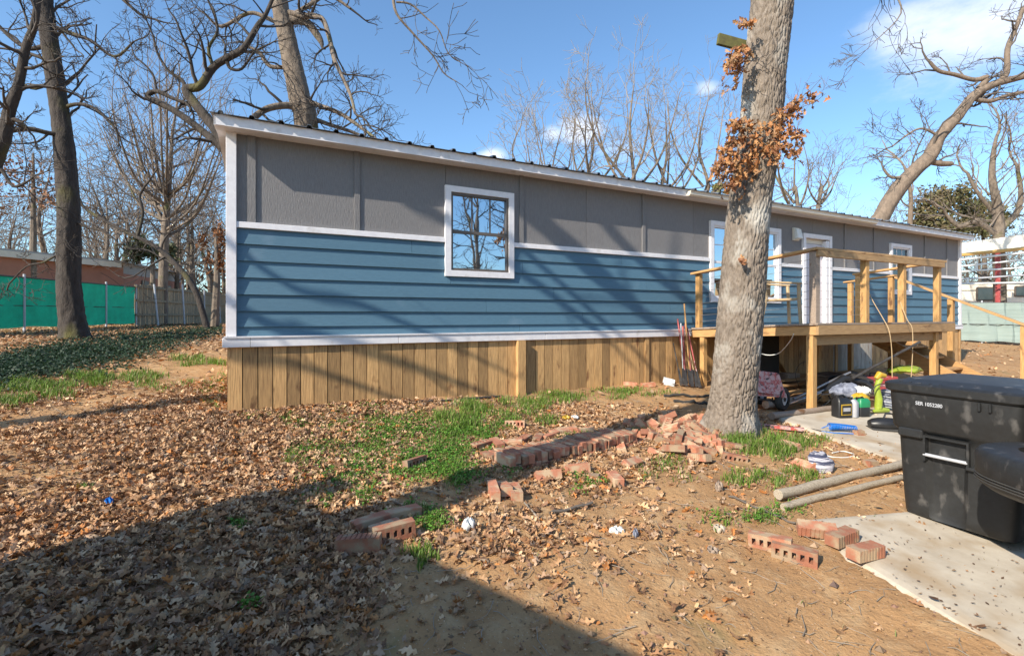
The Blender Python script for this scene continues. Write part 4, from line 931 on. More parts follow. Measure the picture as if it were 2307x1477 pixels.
hx = (xa - P0.x) * DX + (Ya - P0.y) * DY; hw = (xa - P0.x) * DY - (Ya - P0.y) * DX
ok = ~((hw < .06) & (hx > -.1)) & (Ya > 1.3)
xa, Ya, ha = xa[ok], Ya[ok], ha[ok]; n = len(xa)
# spread of extra faint blades over open soil
xe = g.uniform(-1.0, 1.0, 9000); ye = np.sqrt(g.uniform(2 ** 2, 9 ** 2, 9000)); xe = xe * ye
kk = g.uniform(size=9000) < .45 * sm(clump(xe, ye, 1.7, 2.2), .5, .9); xe, ye = xe[kk], ye[kk]
hx = (xe - P0.x) * DX + (ye - P0.y) * DY; hw = (xe - P0.x) * DY - (ye - P0.y) * DX; kk = ~((hw < .06) & (hx > -.1)); xe, ye = xe[kk], ye[kk]
xa = np.concatenate([xa, xe]); Ya = np.concatenate([Ya, ye]); ha = np.concatenate([ha, np.full(len(xe), .035)]); n = len(xa)
h = ha * g.uniform(.4, 1.25, n); an = g.uniform(0, 2 * np.pi, n); ln = h * g.uniform(.1, .9, n); wd = g.uniform(.0018, .0038, n) * (1 + Ya / 12); z0 = Gn(xa, Ya)
dx, dy = np.cos(an), np.sin(an); pxn, pyn = -dy, dx
V = np.stack([np.stack([xa - pxn * wd, Ya - pyn * wd, z0], 1), np.stack([xa + pxn * wd, Ya + pyn * wd, z0], 1), np.stack([xa + pxn * wd * .8 + dx * ln * .35, Ya + pyn * wd * .8 + dy * ln * .35, z0 + h * .65], 1), np.stack([xa - pxn * wd * .8 + dx * ln * .35, Ya - pyn * wd * .8 + dy * ln * .35, z0 + h * .65], 1), np.stack([xa + dx * ln, Ya + dy * ln, z0 + h], 1)], 1)
b5 = (np.arange(n) * 5)[:, None]; F4 = b5 + np.array([[0, 1, 2, 3]]); F3_ = b5 + np.array([[3, 2, 4]])
gc = np.array([[.16, .26, .035]]) * g.uniform(.6, 1.35, (n, 1)); dry = g.uniform(size=n) < .16; gc[dry] = np.array([.42, .34, .16]) * g.uniform(.7, 1.1, (dry.sum(), 1))
gc[n - len(xe):] = np.where(g.uniform(size=(len(xe), 1)) < .5, [[.4, .31, .17]], [[.2, .24, .06]])
o = np_mesh('grass', V.reshape(-1, 3), [F4, F3_], 'grass', None, np.repeat(gc, 5, 0)); o['kind'] = 'stuff'; o['label'] = 'patches of short bright green grass growing through the leaves'; o['category'] = 'grass'
# clover leaflets among the grass
low = np.where((ha < .06) & (np.arange(n) < n - len(xe)))[0]; low = low[g.uniform(size=len(low)) < .75]; nl_ = len(low)
pos = np.stack([xa[low] + g.normal(0, .02, nl_), Ya[low] + g.normal(0, .02, nl_), z0[low] + g.uniform(.015, .045, nl_)], 1)
tv = [(0, 0, 0)] + [(.5 * math.cos(q), .5 * math.sin(q), .12) for q in np.linspace(0, 2 * np.pi, 6, endpoint=False)]; tf = [(0, k + 1, (k + 1) % 6 + 1) for k in range(6)]
Vc, Fc, Cc = scatter(pos, g.uniform(.012, .024, nl_), .35, g, [(np.array(tv), np.array(tf))], np.array([[.115, .26, .03]]) * g.uniform(.6, 1.4, (nl_, 1)))
o = np_mesh('clover', Vc, Fc, 'grass', None, Cc); o['kind'] = 'stuff'; o['label'] = 'low bright green clover spreading between the fallen leaves'; o['category'] = 'clover'
# ivy bed at left, the shade lying there put into its dark leaf colour
n = 26000; u = g.uniform(-60, 500, n); v = np.interp(u, [-60, 0, 250, 400, 500], [845, 835, 785, 755, 742]) + g.normal(0, 1, n) * np.interp(u, [-60, 300, 500], [16, 22, 7])
v = np.maximum(v, 734); Yi = np.full(n, 9.0)
for _ in range(40):
    xi = (u - CX) * Yi / F_PX; Yi = .6 * Yi + .4 * (EYE - Gn(xi, Yi)) * F_PX / (v - HY)
kk = Yi < 40; u, v, Yi, xi = u[kk], v[kk], Yi[kk], xi[kk]; n = len(u)
hx = (xi - P0.x) * DX + (Yi - P0.y) * DY; hw = (xi - P0.x) * DY - (Yi - P0.y) * DX; kk = ~((hw < .1) & (hx > -.15)); xi, Yi = xi[kk], Yi[kk]; n = len(xi)
Vc, Fc, Cc = scatter(np.stack([xi, Yi, Gn(xi, Yi) + g.uniform(.01, .09, n)], 1), g.uniform(.04, .085, n), .5, g, SV, np.array([[.028, .055, .026]]) * g.uniform(.5, 1.7, (n, 1)))
o = np_mesh('ivy', Vc, Fc, 'grass', None, Cc); o['kind'] = 'stuff'; o['label'] = 'bed of green ivy around the thick dark trunk, its colour darkened to stand for shade'; o['category'] = 'ivy'

# ------------------------------------------------------------------ brown leaf clusters on the oak
sprigs = [((1690, 330), (1600, 390)), ((1690, 300), (1625, 340)), ((1700, 290), (1640, 280)), ((1720, 280), (1830, 215)), ((1720, 300), (1800, 250)), ((1730, 290), (1810, 310)), ((1720, 320), (1800, 350)), ((1700, 330), (1640, 430)),
          ((1690, 340), (1650, 380)), ((1700, 110), (1640, 130)), ((1690, 120), (1625, 155)), ((1690, 140), (1640, 200)), ((1700, 60), (1665, 50)), ((1710, 310), (1750, 360)), ((1690, 320), (1700, 400)), ((1668, 580), (1672, 590)), ((1715, 290), (1850, 180)), ((1720, 290), (1862, 215)), ((1660, 300), (1610, 400))]
tw = []; lp = []
for k, ((u0, v0), (u1, v1)) in enumerate(sprigs):
    yo = -.27 - rnd.uniform(0, .12); a = OL(u0, v0, yo + .06); b = OL(u1, v1, yo - rnd.uniform(0, .2)); pts = [a.lerp(b, q / 5) + rv(rnd) * .018 for q in range(6)]; tw.append((pts, [.007, .006, .005, .004, .003, .002], 5))
    nl_ = int(10 + 26 * (b - a).length / .4)
    if k in (11, 16, 17): nl_ = 9
    if k == 15: nl_ = 8
    for q in range(nl_): lp.append(a.lerp(b, rnd.uniform(.25, 1.0)) + rv(rnd) * (.055 if k != 15 else .02))
for k in range(150):                                    # the dense collar around the trunk
    lp.append(OL(1640 + 175 * rnd.random() ** 1.2, 330 + rnd.gauss(0, 26) - 20, -.27 - rnd.uniform(0, .12)) + rv(rnd) * .03)
for k in range(60): lp.append(OL(1648 + rnd.gauss(0, 20), 380 + rnd.gauss(0, 25), -.3 - rnd.uniform(0, .1)))
for k in range(40): lp.append(OL(1655 + rnd.gauss(0, 13), 150 + rnd.gauss(0, 20), -.25 - rnd.uniform(0, .1)))
for k in range(14):
    a = OL(1700 + rnd.uniform(-20, 40), rnd.uniform(0, 430), -.25); d = rv(rnd); d.y = -abs(d.y) * .4; pts = [a + d * .05 * q + rv(rnd) * .012 for q in range(6)]; tw.append((pts, [.004] * 6, 4))
tubes_np('sprig', tw, 'twig', oak)['kind'] = 'stuff'
rnd.shuffle(lp)
RC = [(.46, .2, .07), (.38, .16, .06), (.52, .27, .11), (.26, .11, .05), (.42, .24, .12)]
lm = []
for k, (V_, F_) in enumerate(LV):
    for q in range(2):
        me = bpy.data.meshes.new('leaf'); me.from_pydata(V_.tolist(), [], F_.tolist()); me.materials.append(M['leaf']); a = me.color_attributes.new('col', 'FLOAT_COLOR', 'POINT')
        a.data.foreach_set('color', np.tile(np.append(RC[(k * 2 + q) % 5], 1), len(V_)).astype(np.float32)); lm.append(me)
for p in lp[:300]:
    o = bpy.data.objects.new('leaf', rnd.choice(lm)); col.objects.link(o); o.parent = oak; s = rnd.uniform(.07, .125); o.location = p; o.scale = (s, s, s); o.rotation_euler = (rnd.uniform(0, 6.28), rnd.uniform(0, 6.28), rnd.uniform(0, 6.28))
if len(lp) > 300:
    q = np.array([tuple(p) for p in lp[300:]]); n = len(q)
    Vc, Fc, Cc = scatter(q, g.uniform(.06, .115, n), 1.5, g, LV, np.array(RC)[g.integers(0, 5, n)]); o = np_mesh('leaf_cluster', Vc, Fc, 'leaf', oak, Cc); o['kind'] = 'stuff'
# mossy board nailed across the trunk
a, b = P(1617, 88, OY + .12), P(1772, 130, OY + .26); d = (b - a).normalized(); zz_ = Vector((0, 0, 1)); y_ = zz_.cross(d).normalized(); up_ = d.cross(y_)
Mx = Matrix((d, y_, up_)).transposed()
tag(MB().obox((a + b) / 2, ((b - a).length, .045, .14), Mx).build('nailed_board', 'moss', bevel=.004), 'mossy green board nailed across the oak trunk high up', 'board')
# overhead branches of the big oak and of the tree behind the camera
ov = []; trunkish = []; rg = random.Random(91)
top = OL(1752, -260)
limb(ov, [top, OL(1850, -330, -.3), OL(1930, -230, -.5), OL(1985, -110, -.6), OL(2010, -30, -.6), OL(2030, 30, -.6), OL(1975, 90, -.6)], [.09, .06, .04, .022, .012, .007, .004], rg, every=.28, L=(.25, .6), mx=3, start=.55, gn=.35, up=-.05, minr=.0028)
limb(ov, [top, OL(1650, -380, .5), OL(1500, -450, .8), OL(1350, -480, 1.0)], [.1, .07, .05, .02], rg, every=.7, L=(.3, .6), mx=2, start=.6, up=.1)
tubes_np('limb', trunkish, 'bark', oak); tubes_np('twigs', [(a, b_, c) for a, b_, c, l in ov], 'twig', oak)['kind'] = 'stuff'

# trees standing left of and behind the camera: their shadows cross the yard and the wall
def offtree(label, base, limbs, seed, tw='twig', every=.5, L=(.8, 1.9), mx=2, minr=.006):
    global trunkish
    trunkish = []; out = []; rg = random.Random(seed); root = T('bare_oak', label, 'tree', (base[0], base[1], G(*base)))
    for pts, rad, st in limbs:
        limb(out, [Vector(p) - root.location for p in pts], rad, rg, every=every, L=L, mx=mx, start=st, gn=.3, minr=minr, kids=(2, 3))
    tubes_np('trunk', trunkish, 'bark_mid', root); tubes_np('crown', [(a, b_, c) for a, b_, c, l in out], tw, root); return root
def WB(t, z, s): return HL(t, 0, z) - LD * s           # a point whose shadow falls on the wall at (t, z)
gb = GP(800, 1190); bx, by = gb.x - .70 * 2.9, gb.y - .715 * 2.9
offtree('bare oak just left of the camera whose trunk shadow crosses the yard', (bx, by), [
    ([(bx, by, G(bx, by) - .1), (bx + .02, by, 1.6), (bx - .02, by + .05, 3.2), (bx - .1, by + .1, 4.8), (bx + .05, by, 6.4), (bx + .3, by - .2, 8.5)], [.26, .21, .20, .19, .14, .05], .7),
    ([(bx - .1, by + .1, 4.6), (-2.1, 2.6, 5.6), P(850, -110, 4.6), P(882, -20, 4.7), P(893, 30, 4.7), P(930, 75, 4.75), P(975, 125, 4.8), P(1000, 165, 4.8), P(1030, 185, 4.8)], [.07, .045, .025, .016, .012, .010, .008, .006, .004], .5),
    ([(P(893, 5, 4.7)), P(925, 10, 4.7), P(960, 40, 4.7), P(990, 70, 4.7), P(1010, 120, 4.75), P(1045, 145, 4.8)], [.010, .009, .007, .006, .005, .003], .1)], 41, every=.17, L=(.18, .5), mx=3, minr=.0028)
ax, ay = -8.25, 1.8
offtree('bare oak beyond the left edge of the photo shading the wall', (ax, ay), [
    ([(ax, ay, .2), (ax, ay, 3), (ax, ay - .1, 6), (ax + .1, ay - .1, 9), (ax + .2, ay - .2, 12), (ax, ay, 15)], [.24, .19, .17, .15, .1, .04], .75),
    ([(ax + .1, ay - .1, 10.2), WB(1.6, 3.6, 10.5), WB(2.5, 3.05, 10.8), WB(3.3, 2.6, 11), WB(4.5, 1.9, 11.5), WB(5.7, 1.1, 12)], [.12, .085, .08, .075, .065, .05], .6),
    ([(ax + .1, ay - .1, 11.2), WB(3.0, 3.9, 11), WB(4.3, 3.0, 11.5), WB(5.4, 2.2, 12), WB(6.8, 1.35, 13), WB(8, .6, 13.5)], [.14, .12, .12, .11, .09, .06], .6),
    ([(ax, ay, 6.6), WB(.2, 1.65, 8.8), WB(1.2, 1.25, 9), WB(2.4, .8, 9.5), WB(3.4, .4, 10)], [.08, .06, .06, .05, .03], .6),
    ([(ax, ay, 5.9), WB(-.2, 1.25, 8.2), WB(.8, .95, 8.6), WB(2.0, .45, 9)], [.06, .05, .045, .03], .6),
    ([(ax, ay, 7.6), WB(.4, 2.15, 8.9), WB(1.6, 1.7, 9.4), WB(2.7, 1.2, 9.9), WB(3.9, .6, 10.4)], [.06, .04, .04, .035, .02], .6),
    ([(ax + .15, ay - .15, 11.8), WB(3.8, 3.6, 12), WB(5.0, 2.7, 12.5), WB(6.2, 1.8, 13), WB(7.4, .9, 13.4)], [.11, .09, .08, .07, .05], .6),
    ([(ax + .15, ay - .15, 10.9), WB(2.2, 3.7, 10.6), WB(3.6, 2.85, 11), WB(5.0, 1.85, 11.8), WB(6.3, .9, 12.4)], [.09, .06, .055, .05, .04], .6),
    ([(ax + .2, ay - .2, 12.2), WB(4.6, 4.2, 12.5), WB(5.7, 3.0, 13), WB(7.2, 2.0, 13.5), WB(9.0, 1.0, 14)], [.14, .11, .10, .09, .06], .6)], 43, every=1.3, L=(.5, 1.2), mx=1)
for k, (x_, y_) in enumerate(((12.2, -.9), (17.5, -7.5), (8.6, -3.6), (23, -8))):
    offtree(('nearest bare oak behind the photographer', 'far bare oak behind the photographer', 'bare oak behind the photographer left of the nearest one', 'farthest bare oak behind the photographer')[k], (x_, y_), [
        ([(x_, y_, -.4), (x_ + .2, y_, 3), (x_ - .2, y_ + .2, 6), (x_, y_, 9), (x_ + .4, y_, 12)], [.17, .14, .11, .08, .03], .15),
        ([(x_, y_, 3.5), (x_ - 1.2, y_ + .8, 5), (x_ - 2, y_ + 1, 7.5), (x_ - 3.4, y_ + 1.6, 9)], [.09, .07, .05, .03], .2)], 60 + k, 'twig_dark', every=.5, L=(1, 2.8), mx=3)
# building left behind the camera
def caster(u, v): q = GP(u, v); return q - LD * ((3.35 - q.z) / -LD.z)      # the roof point whose shadow falls there
q1, q2 = caster(700, 1132), caster(1400, 1455); e1 = (q2 - q1).normalized(); C = q1 - e1 * .42
nb = T('neighbour_house', 'plain pale house left of and behind the camera with a flat roof', 'house', (C.x, C.y, 0), math.atan2(e1.y, e1.x))
MB().box(.25, 8.5, -6.5, -.25, -.6, 3.2).build('wall', 'rv', nb); MB().box(.0, 8.8, -6.8, .0, 3.2, 3.35).build('roof', 'roofgrey', nb); MB().box(.12, .42, -.42, -.12, 3.352, 3.72).build('chimney', 'brick', nb)
# ------------------------------------------------------------------ bricks
BL, BWd, BH = .235, .09, .068
def brick_mesh(kind):
    bm = bmesh.new()
    if kind == 'cored':                               # holes through the broad top face
        nxc, nyc = 11, 3; xs = np.linspace(-BL / 2, BL / 2, nxc + 1); ys = [-BWd / 2, -.019, .019, BWd / 2]
        def ring(z): return [[bm.verts.new((x, y, z)) for y in ys] for x in xs]
        top, bot = ring(BH / 2), ring(-BH / 2)
        for i in range(nxc):
            for j in range(nyc):
                hole = (j == 1 and i % 2 == 1)
                for rg_, fl in ((top, 0), (bot, 1)):
                    q = [rg_[i][j], rg_[i + 1][j], rg_[i + 1][j + 1], rg_[i][j + 1]]
                    if not hole: bm.faces.new(q[::-1] if fl else q)
                if hole:
                    a = [top[i][j], top[i + 1][j], top[i + 1][j + 1], top[i][j + 1]]; b = [bot[i][j], bot[i + 1][j], bot[i + 1][j + 1], bot[i][j + 1]]
                    for k in range(4): bm.faces.new((a[(k + 1) % 4], a[k], b[k], b[(k + 1) % 4]))
        for j in range(nyc): bm.faces.new((top[0][j + 1], top[0][j], bot[0][j], bot[0][j + 1])[::-1]); bm.faces.new((top[nxc][j], top[nxc][j + 1], bot[nxc][j + 1], bot[nxc][j])[::-1])
        for i in range(nxc): bm.faces.new((top[i][0], top[i + 1][0], bot[i + 1][0], bot[i][0])[::-1]); bm.faces.new((top[i + 1][nyc], top[i][nyc], bot[i][nyc], bot[i + 1][nyc])[::-1])
        bmesh.ops.recalc_face_normals(bm, faces=bm.faces)
    else:
        n = 9; pr = []
        for s, y in ((1, -BWd / 2), (-1, BWd / 2)):
            for i in range(n):
                x = s * (-BL / 2 + BL * i / n); g_ = .0045 if kind == 'ribbed' else 0
                pr += [(x, y), (x + s * BL / n * .72, y), (x + s * BL / n * .78, y + s * g_), (x + s * BL / n * .94, y + s * g_)] if kind == 'ribbed' else ([(x, y)] if i == 0 else [])
            if kind != 'ribbed': pr.append((s * BL / 2, y))
        a = [bm.verts.new((x, y, BH / 2)) for x, y in pr]; b = [bm.verts.new((x, y, -BH / 2)) for x, y in pr]; k = len(pr)
        bm.faces.new(a); bm.faces.new(b[::-1])
        for i in range(k): bm.faces.new((a[i], b[i], b[(i + 1) % k], a[(i + 1) % k]))
        if kind == 'plain':
            for v in bm.verts: v.co += Vector((rnd.uniform(-.004, .004),) * 3)
            bmesh.ops.bevel(bm, geom=list(bm.edges), offset=.005, segments=1, affect='EDGES')
        bmesh.ops.recalc_face_normals(bm, faces=bm.faces)
    me = bpy.data.meshes.new('brick'); bm.to_mesh(me); bm.free(); me.materials.append(M['brick']); return me
BM = {k: brick_mesh(k) for k in ('cored', 'ribbed', 'plain')}
def half_mesh():
    b = MB().hexa([(-.07, -.045, -.034), (.06, -.045, -.034), (.04, .045, -.034), (-.07, .045, -.034), (-.07, -.045, .034), (.03, -.045, .034), (.065, .045, .034), (-.07, .045, .034)])
    me = bpy.data.meshes.new('brick'); me.from_pydata(b.v, [], b.f); me.materials.append(M['brick']); return me
BM['half'] = half_mesh()
def brick(kind, loc, rot, parent=None, s=1.0):
    o = bpy.data.objects.new('brick', BM[kind]); col.objects.link(o); o.location = loc; o.rotation_euler = rot; o.scale = (s, s, s)
    if parent: o.parent = parent; o.location = Vector(loc) - parent.location
    return o
A, B = GP(1128, 1052), GP(1440, 985)
dr_ = (B - A); dr_.z = 0; Lr = dr_.length; dr_.normalize(); yaw = math.atan2(dr_.y, dr_.x); nr_ = Vector((-dr_.y, dr_.x, 0))
row = T('brick_row', 'low double row of stacked red bricks set side by side across the yard', 'brick row', tuple(A))
nb_ = int(Lr / .072)
for k in range(nb_):
    p = A + dr_ * (.036 + k * .072); z = G(p.x, p.y)
    bow = .05 * math.sin(k / nb_ * 3.1)
    for lvl in (0, 1):
        if lvl == 1 and k > nb_ - 4: continue
        q = p - nr_ * (.02 + bow) + nr_ * rnd.uniform(-.014, .014)
        kd = 'plain' if rnd.random() < .6 else 'ribbed'
        brick(kd, (q.x, q.y, z - .012 + lvl * .094 + rnd.uniform(-.012, .008)), (R(90) + rnd.gauss(0, .05), rnd.gauss(0, .05), yaw + math.pi / 2 + rnd.gauss(0, .09)), row)
    if k % 1 == 0 and k < nb_ - 2:
        q = p + nr_ * (.235 + rnd.uniform(-.01, .01) - bow); kd = rnd.choice(('cored', 'ribbed', 'ribbed'))
        brick(kd, (q.x, q.y, z + .03), (R(90) + rnd.gauss(0, .09), rnd.gauss(0, .08), yaw + math.pi / 2 + rnd.gauss(0, .12)), row)
for k in range(9):                                     # flat ones behind the row
    p = A + dr_ * (.15 + k * .17) + nr_ * (.5 + rnd.uniform(-.05, .1)); brick(rnd.choice(('cored', 'ribbed', 'plain')), (p.x, p.y, G(p.x, p.y) + .025), (rnd.gauss(0, .08), rnd.gauss(0, .08), yaw + rnd.gauss(0, .5)), row)
heap = T('brick_heap', 'loose heap of broken and cored bricks piled against the foot of the big oak', 'brick heap', tuple(GP(1540, 985)))
for k in range(64):
    u_ = rnd.gauss(1520, 62); v_ = 985 + rnd.gauss(0, 26) + (u_ - 1520) * .02
    if u_ > 1600 and v_ < 985: v_ = 1000 + rnd.random() * 20
    p = GP(u_, v_); hh = -.015 + rnd.random() ** 2 * .10 * math.exp(-((u_ - 1520) / 80) ** 2)
    brick(rnd.choice(('cored', 'cored', 'ribbed', 'plain', 'half', 'plain')), (p.x, p.y, p.z + .025 + hh), (rnd.choice((0, R(90), 0)) + rnd.gauss(0, .3), rnd.gauss(0, .28), rnd.uniform(0, 6.28)), heap)
loose = [('cored', 1735, 1236, -35, 0, 1.12, 'cored brick lying on edge at the concrete corner, its holes toward the camera', 90), ('cored', 1790, 1262, -35, 0, 1.12, 'second cored brick end to end behind the first at the concrete corner', 90),
         ('ribbed', 1840, 1212, -20, 0, 1.05, 'ribbed brick fragment leaning behind the orange brick on the concrete', 20), ('ribbed', 1897, 1230, 28, 0, 1.1, 'bright orange ribbed brick on the concrete, left of two', 0), ('ribbed', 1950, 1264, 22, 0, 1.1, 'orange ribbed brick on the concrete, right of two', 0),
         ('plain', 1385, 1085, 95, 0, 1.1, 'single orange brick lying alone in front of the brick row', 0), ('cored', 1112, 1118, 100, 0, 1.05, 'brick lying flat, leftmost of three pointing at the camera', 90), ('cored', 1135, 1108, 103, 0, 1.05, 'cored brick in the middle of three pointing at the camera', 0), ('cored', 1160, 1115, 98, 0, 1.05, 'cored brick, rightmost of three pointing at the camera', 0),
         ('ribbed', 808, 1242, 3, 0, 1.15, 'purplish ribbed brick lying in the shade at lower left', 90), ('cored', 888, 1212, 28, 0, 1.12, 'cored brick on edge in the shade beside the purplish one', 90), ('plain', 835, 1185, 42, 0, 1.1, 'long plain brick in the shade left of the cored one', 0), ('plain', 907, 1165, 35, 0, 1.1, 'plain grey brick in the shade nearest the clover', 0), ('plain', 868, 1194, 38, 0, .9, 'half buried brick between two plain shaded bricks', 0),
         ('cored', 935, 1052, 55, 0, 1.0, 'tan brick tipped on edge among the clover', 80), ('cored', 1160, 962, -5, 0, 1.0, 'cored brick lying behind the brick row near the grass', 60), ('plain', 1778, 1008, -65, 0, 1.0, 'pale tan brick standing in grass right of the oak', 20), ('ribbed', 1812, 1055, -75, 0, 1.0, 'red brick half sunk beside the striped bundle', 30),
         ('half', 1937, 985, 10, 0, .9, 'small broken brick lump on the patio beside the blue hose', 0), ('plain', 1425, 1048, 40, 0, 1.0, 'tilted brown brick right of the lone orange brick', 30), ('half', 1340, 1080, 0, 0, .8, 'small tan brick piece left of the lone orange brick', 0), ('ribbed', 1235, 1078, 12, 0, 1.0, 'ribbed brick half buried just in front of the brick row', 60), ('ribbed', 1300, 1065, 8, 0, 1.0, 'weathered ribbed brick in front of the middle of the row', 80),
         ('plain', 1650, 1010, -30, 0, 1.0, 'flat red brick at the right foot of the heap', 0), ('half', 1965, 1050, 10, 0, 1.0, 'broken red brick half buried at the patio edge', 0), ('cored', 1460, 870, 10, 0, 1.0, 'red brick lying near the skirting beside the tools', 0), ('plain', 1420, 868, -10, 0, 1.0, 'dusty brick near the skirting left of the tools', 0)]
for kd, u_, v_, yw, _, s, lb_, roll in loose:
    p = GP(u_, v_); hz = (.045 if roll > 60 else .034) * s
    if 1830 < u_ and 1180 < v_ < 1300 or (u_ == 1937): hz += .035
    tag(brick(kd, (p.x, p.y, p.z + hz - .006), (R(roll), rnd.gauss(0, .05), R(yw)), None, s), lb_, 'brick', 'loose bricks around the yard')

# ------------------------------------------------------------------ wheeled cart (rubbish bin)
cx0, cy0 = 3.085, 4.06
cart = T('wheeled_bin', 'large scuffed black wheeled rubbish bin with closed lid on the concrete', 'bin', (cx0, cy0, float(Gs(3.4, 4)) + .037), R(-65.4))
def bin_ring(z, ins, prof):
    """outline seen from above; the front (y=0) has two bulged columns with a recessed middle"""
    x0, x1, y0, y1 = ins, .67 - ins, ins, .80 - ins; rr = .06; out = []
    def arc(cx, cy, a0, a1, r, n=4): return [(cx + r * math.cos(R(a0 + (a1 - a0) * i / (n - 1))), cy + r * math.sin(R(a0 + (a1 - a0) * i / (n - 1))), z) for i in range(n)]
    out += arc(x0 + rr, y0 + rr, 180, 270, rr)
    d = prof; out += [(x0 + .155, y0, z), (x0 + .185, y0 + d, z), (x1 - .255, y0 + d, z), (x1 - .225, y0, z)]
    out += arc(x1 - rr, y0 + rr, 270, 360, rr) + [(x1, .25, z), (x1 - d * .6, .28, z), (x1 - d * .6, .5, z), (x1, .53, z)] + arc(x1 - rr, y1 - rr, 0, 90, rr) + arc(x0 + rr, y1 - rr, 90, 180, rr)
    return out
zs = [(0, .062, .0), (.015, .05, .02), (.08, .046, .03), (.3, .036, .03), (.6, .026, .03), (.66, .022, .03), (.685, .004, .004), (.70, -.002, .0), (.92, -.012, .0), (.985, -.014, .0)]
MB().loft([bin_ring(*a) for a in zs]).build('body', 'black_pl', cart, smooth=True)
MB().loft([rrect(.335, .40, .36, .425, .07, 1.0 - .03), rrect(.335, .40, .375, .44, .08, .985), rrect(.335, .40, .378, .442, .08, 1.035), rrect(.335, .40, .36, .425, .08, 1.05), rrect(.335, .40, .31, .375, .08, 1.055), rrect(.335, .42, .29, .35, .08, 1.075), rrect(.335, .42, .24, .30, .08, 1.08)]).build('lid', 'black_pl', cart, smooth=True)
MB().box(.05, .19, -.012, .03, .62, .69).build('lift_pocket', 'black_pl', cart, bevel=.01)
MB().box(.17, .41, -.005, .03, .79, .815).build('lift_slot', 'dark', cart)
MB().box(.2, .41, .055, .056, .51, .63).build('bar_recess', 'black_pl', cart)
for x in (.19, .415): MB().box(x, x + .012, .0, .07, .46, .64).build('recess_cheek', 'black_pl', cart)
MB().box(.19, .427, .0, .07, .64, .655).build('recess_cheek', 'black_pl', cart)
MB().tube([(.19, .012, .505), (.42, .012, .505)], .013, 10).build('lift_bar', 'galv', cart, smooth=True)
MB().box(.41, .47, -.002, .03, .455, .48).build('catch', 'black_pl', cart, bevel=.005)
for x in (.48, .53): MB().box(x, x + .012, -.03, .0, .9, .96).build('rib', 'black_pl', cart, bevel=.003)
for k in range(5): MB().box(.06 + k * .055, .072 + k * .055, -.008, .008, 1.036, 1.056).build('lid_rib', 'black_pl', cart)
for sx_ in (.0, .63):
    MB().tube([(sx_ - .02, .82, .13), (sx_ + .05, .82, .13)], .13, 18).build('wheel', 'rubber', cart, smooth=True)
MB().tube([(.08, .84, .93), (.59, .84, .93)], .016, 8).build('handle', 'black_pl', cart, smooth=True)
def text_mesh(s, size, parent, loc, rot, m, ext=.0008):
    cu = bpy.data.curves.new('t', 'FONT'); cu.body = s; cu.size = size; cu.extrude = ext; cu.offset = .0006
    o = bpy.data.objects.new('t', cu); col.objects.link(o); dg = bpy.context.evaluated_depsgraph_get(); dg.update()
    me = bpy.data.meshes.new_from_object(o.evaluated_get(dg)); bpy.data.objects.remove(o)
    q = bpy.data.objects.new('lettering', me); link(q, parent); me.materials.clear(); me.materials.append(M[m]); q.location = loc; q.rotation_euler = rot; return q
text_mesh('SER 1052280', .038, cart, (.155, -.0125, .885), (R(90), 0, 0), 'galv').scale = (.72, 1, 1)

cart.scale = (1.2, 1.12, 1.0)
# truck corner at the right edge: its tail points left, the rest stands beyond the frame
tb = T('parked_truck', 'black plastic bumper corner of a parked truck at the lower right edge', 'truck', (0, 0, 0))
path = [(3.22, 3.2), (3.05, 3.19), (2.93, 3.14), (2.84, 3.05), (2.79, 2.94), (2.77, 2.8), (2.76, 2.5), (2.76, 2.0), (2.78, 1.3), (2.86, 1.12), (3.2, 1.06)]
path = [tuple(p)[:2] for p in smooth_path([(x, y, 0) for x, y in path], 4)]; rings = []
for q, (x_, y_) in enumerate(path):
    a_, c_ = path[max(q - 1, 0)], path[min(q + 1, len(path) - 1)]; d = Vector((c_[0] - a_[0], c_[1] - a_[1])).normalized(); n_i = Vector((-d.y, d.x))
    if n_i.dot(Vector((3.4 - x_, 2.1 - y_))) < 0: n_i = -n_i
    pr_ = [(.06, .565), (.015, .60), (.0, .66), (.0, .765), (.02, .795), (.05, .805), (.19, .81), (.19, .6), (.12, .56)]
    rings.append([(x_ + n_i.x * o_, y_ + n_i.y * o_, z_) for o_, z_ in pr_])
MB().loft(rings).build('bumper', 'black_pl', tb, smooth=True)
for k in range(3):
    MB().tube([(x_ + .0, y_, .62 + .016 * k) for x_, y_ in path[6:34]], .0045, 5).build('groove', 'rubber', tb)
bed = MB().box(3.16, 5.2, 1.15, 2.98, .62, .7).box(3.16, 3.21, 1.15, 2.98, .701, 1.2).box(3.211, 5.2, 1.15, 1.21, .701, 1.2).box(3.211, 5.2, 2.92, 2.98, .701, 1.2).build('bed', 'black', tb, bevel=.012)
MB().hexa([(5.22, 1.15, .5), (8.0, 1.15, .5), (8.0, 2.98, .5), (5.22, 2.98, .5), (5.22, 1.15, 1.22), (8.0, 1.15, 1.1), (8.0, 2.98, 1.1), (5.22, 2.98, 1.22)]).build('cab_body', 'black', tb, bevel=.04)
MB().hexa([(5.25, 1.2, 1.225), (7.0, 1.2, 1.19), (7.0, 2.93, 1.19), (5.25, 2.93, 1.225), (5.45, 1.32, 1.78), (6.4, 1.32, 1.78), (6.4, 2.81, 1.78), (5.45, 2.81, 1.78)]).build('cab_window', 'glass_dark', tb, bevel=.03)
for y_ in (1.3, 2.6): MB().tube([(7.2, y_, .32), (7.2, y_ + .22, .32)], .34, 20).build('wheel', 'rubber', tb, smooth=True)
MB().box(3.09, 3.159, 2.86, 2.99, .83, .97).build('tail_lamp', 'orange', tb, bevel=.01)
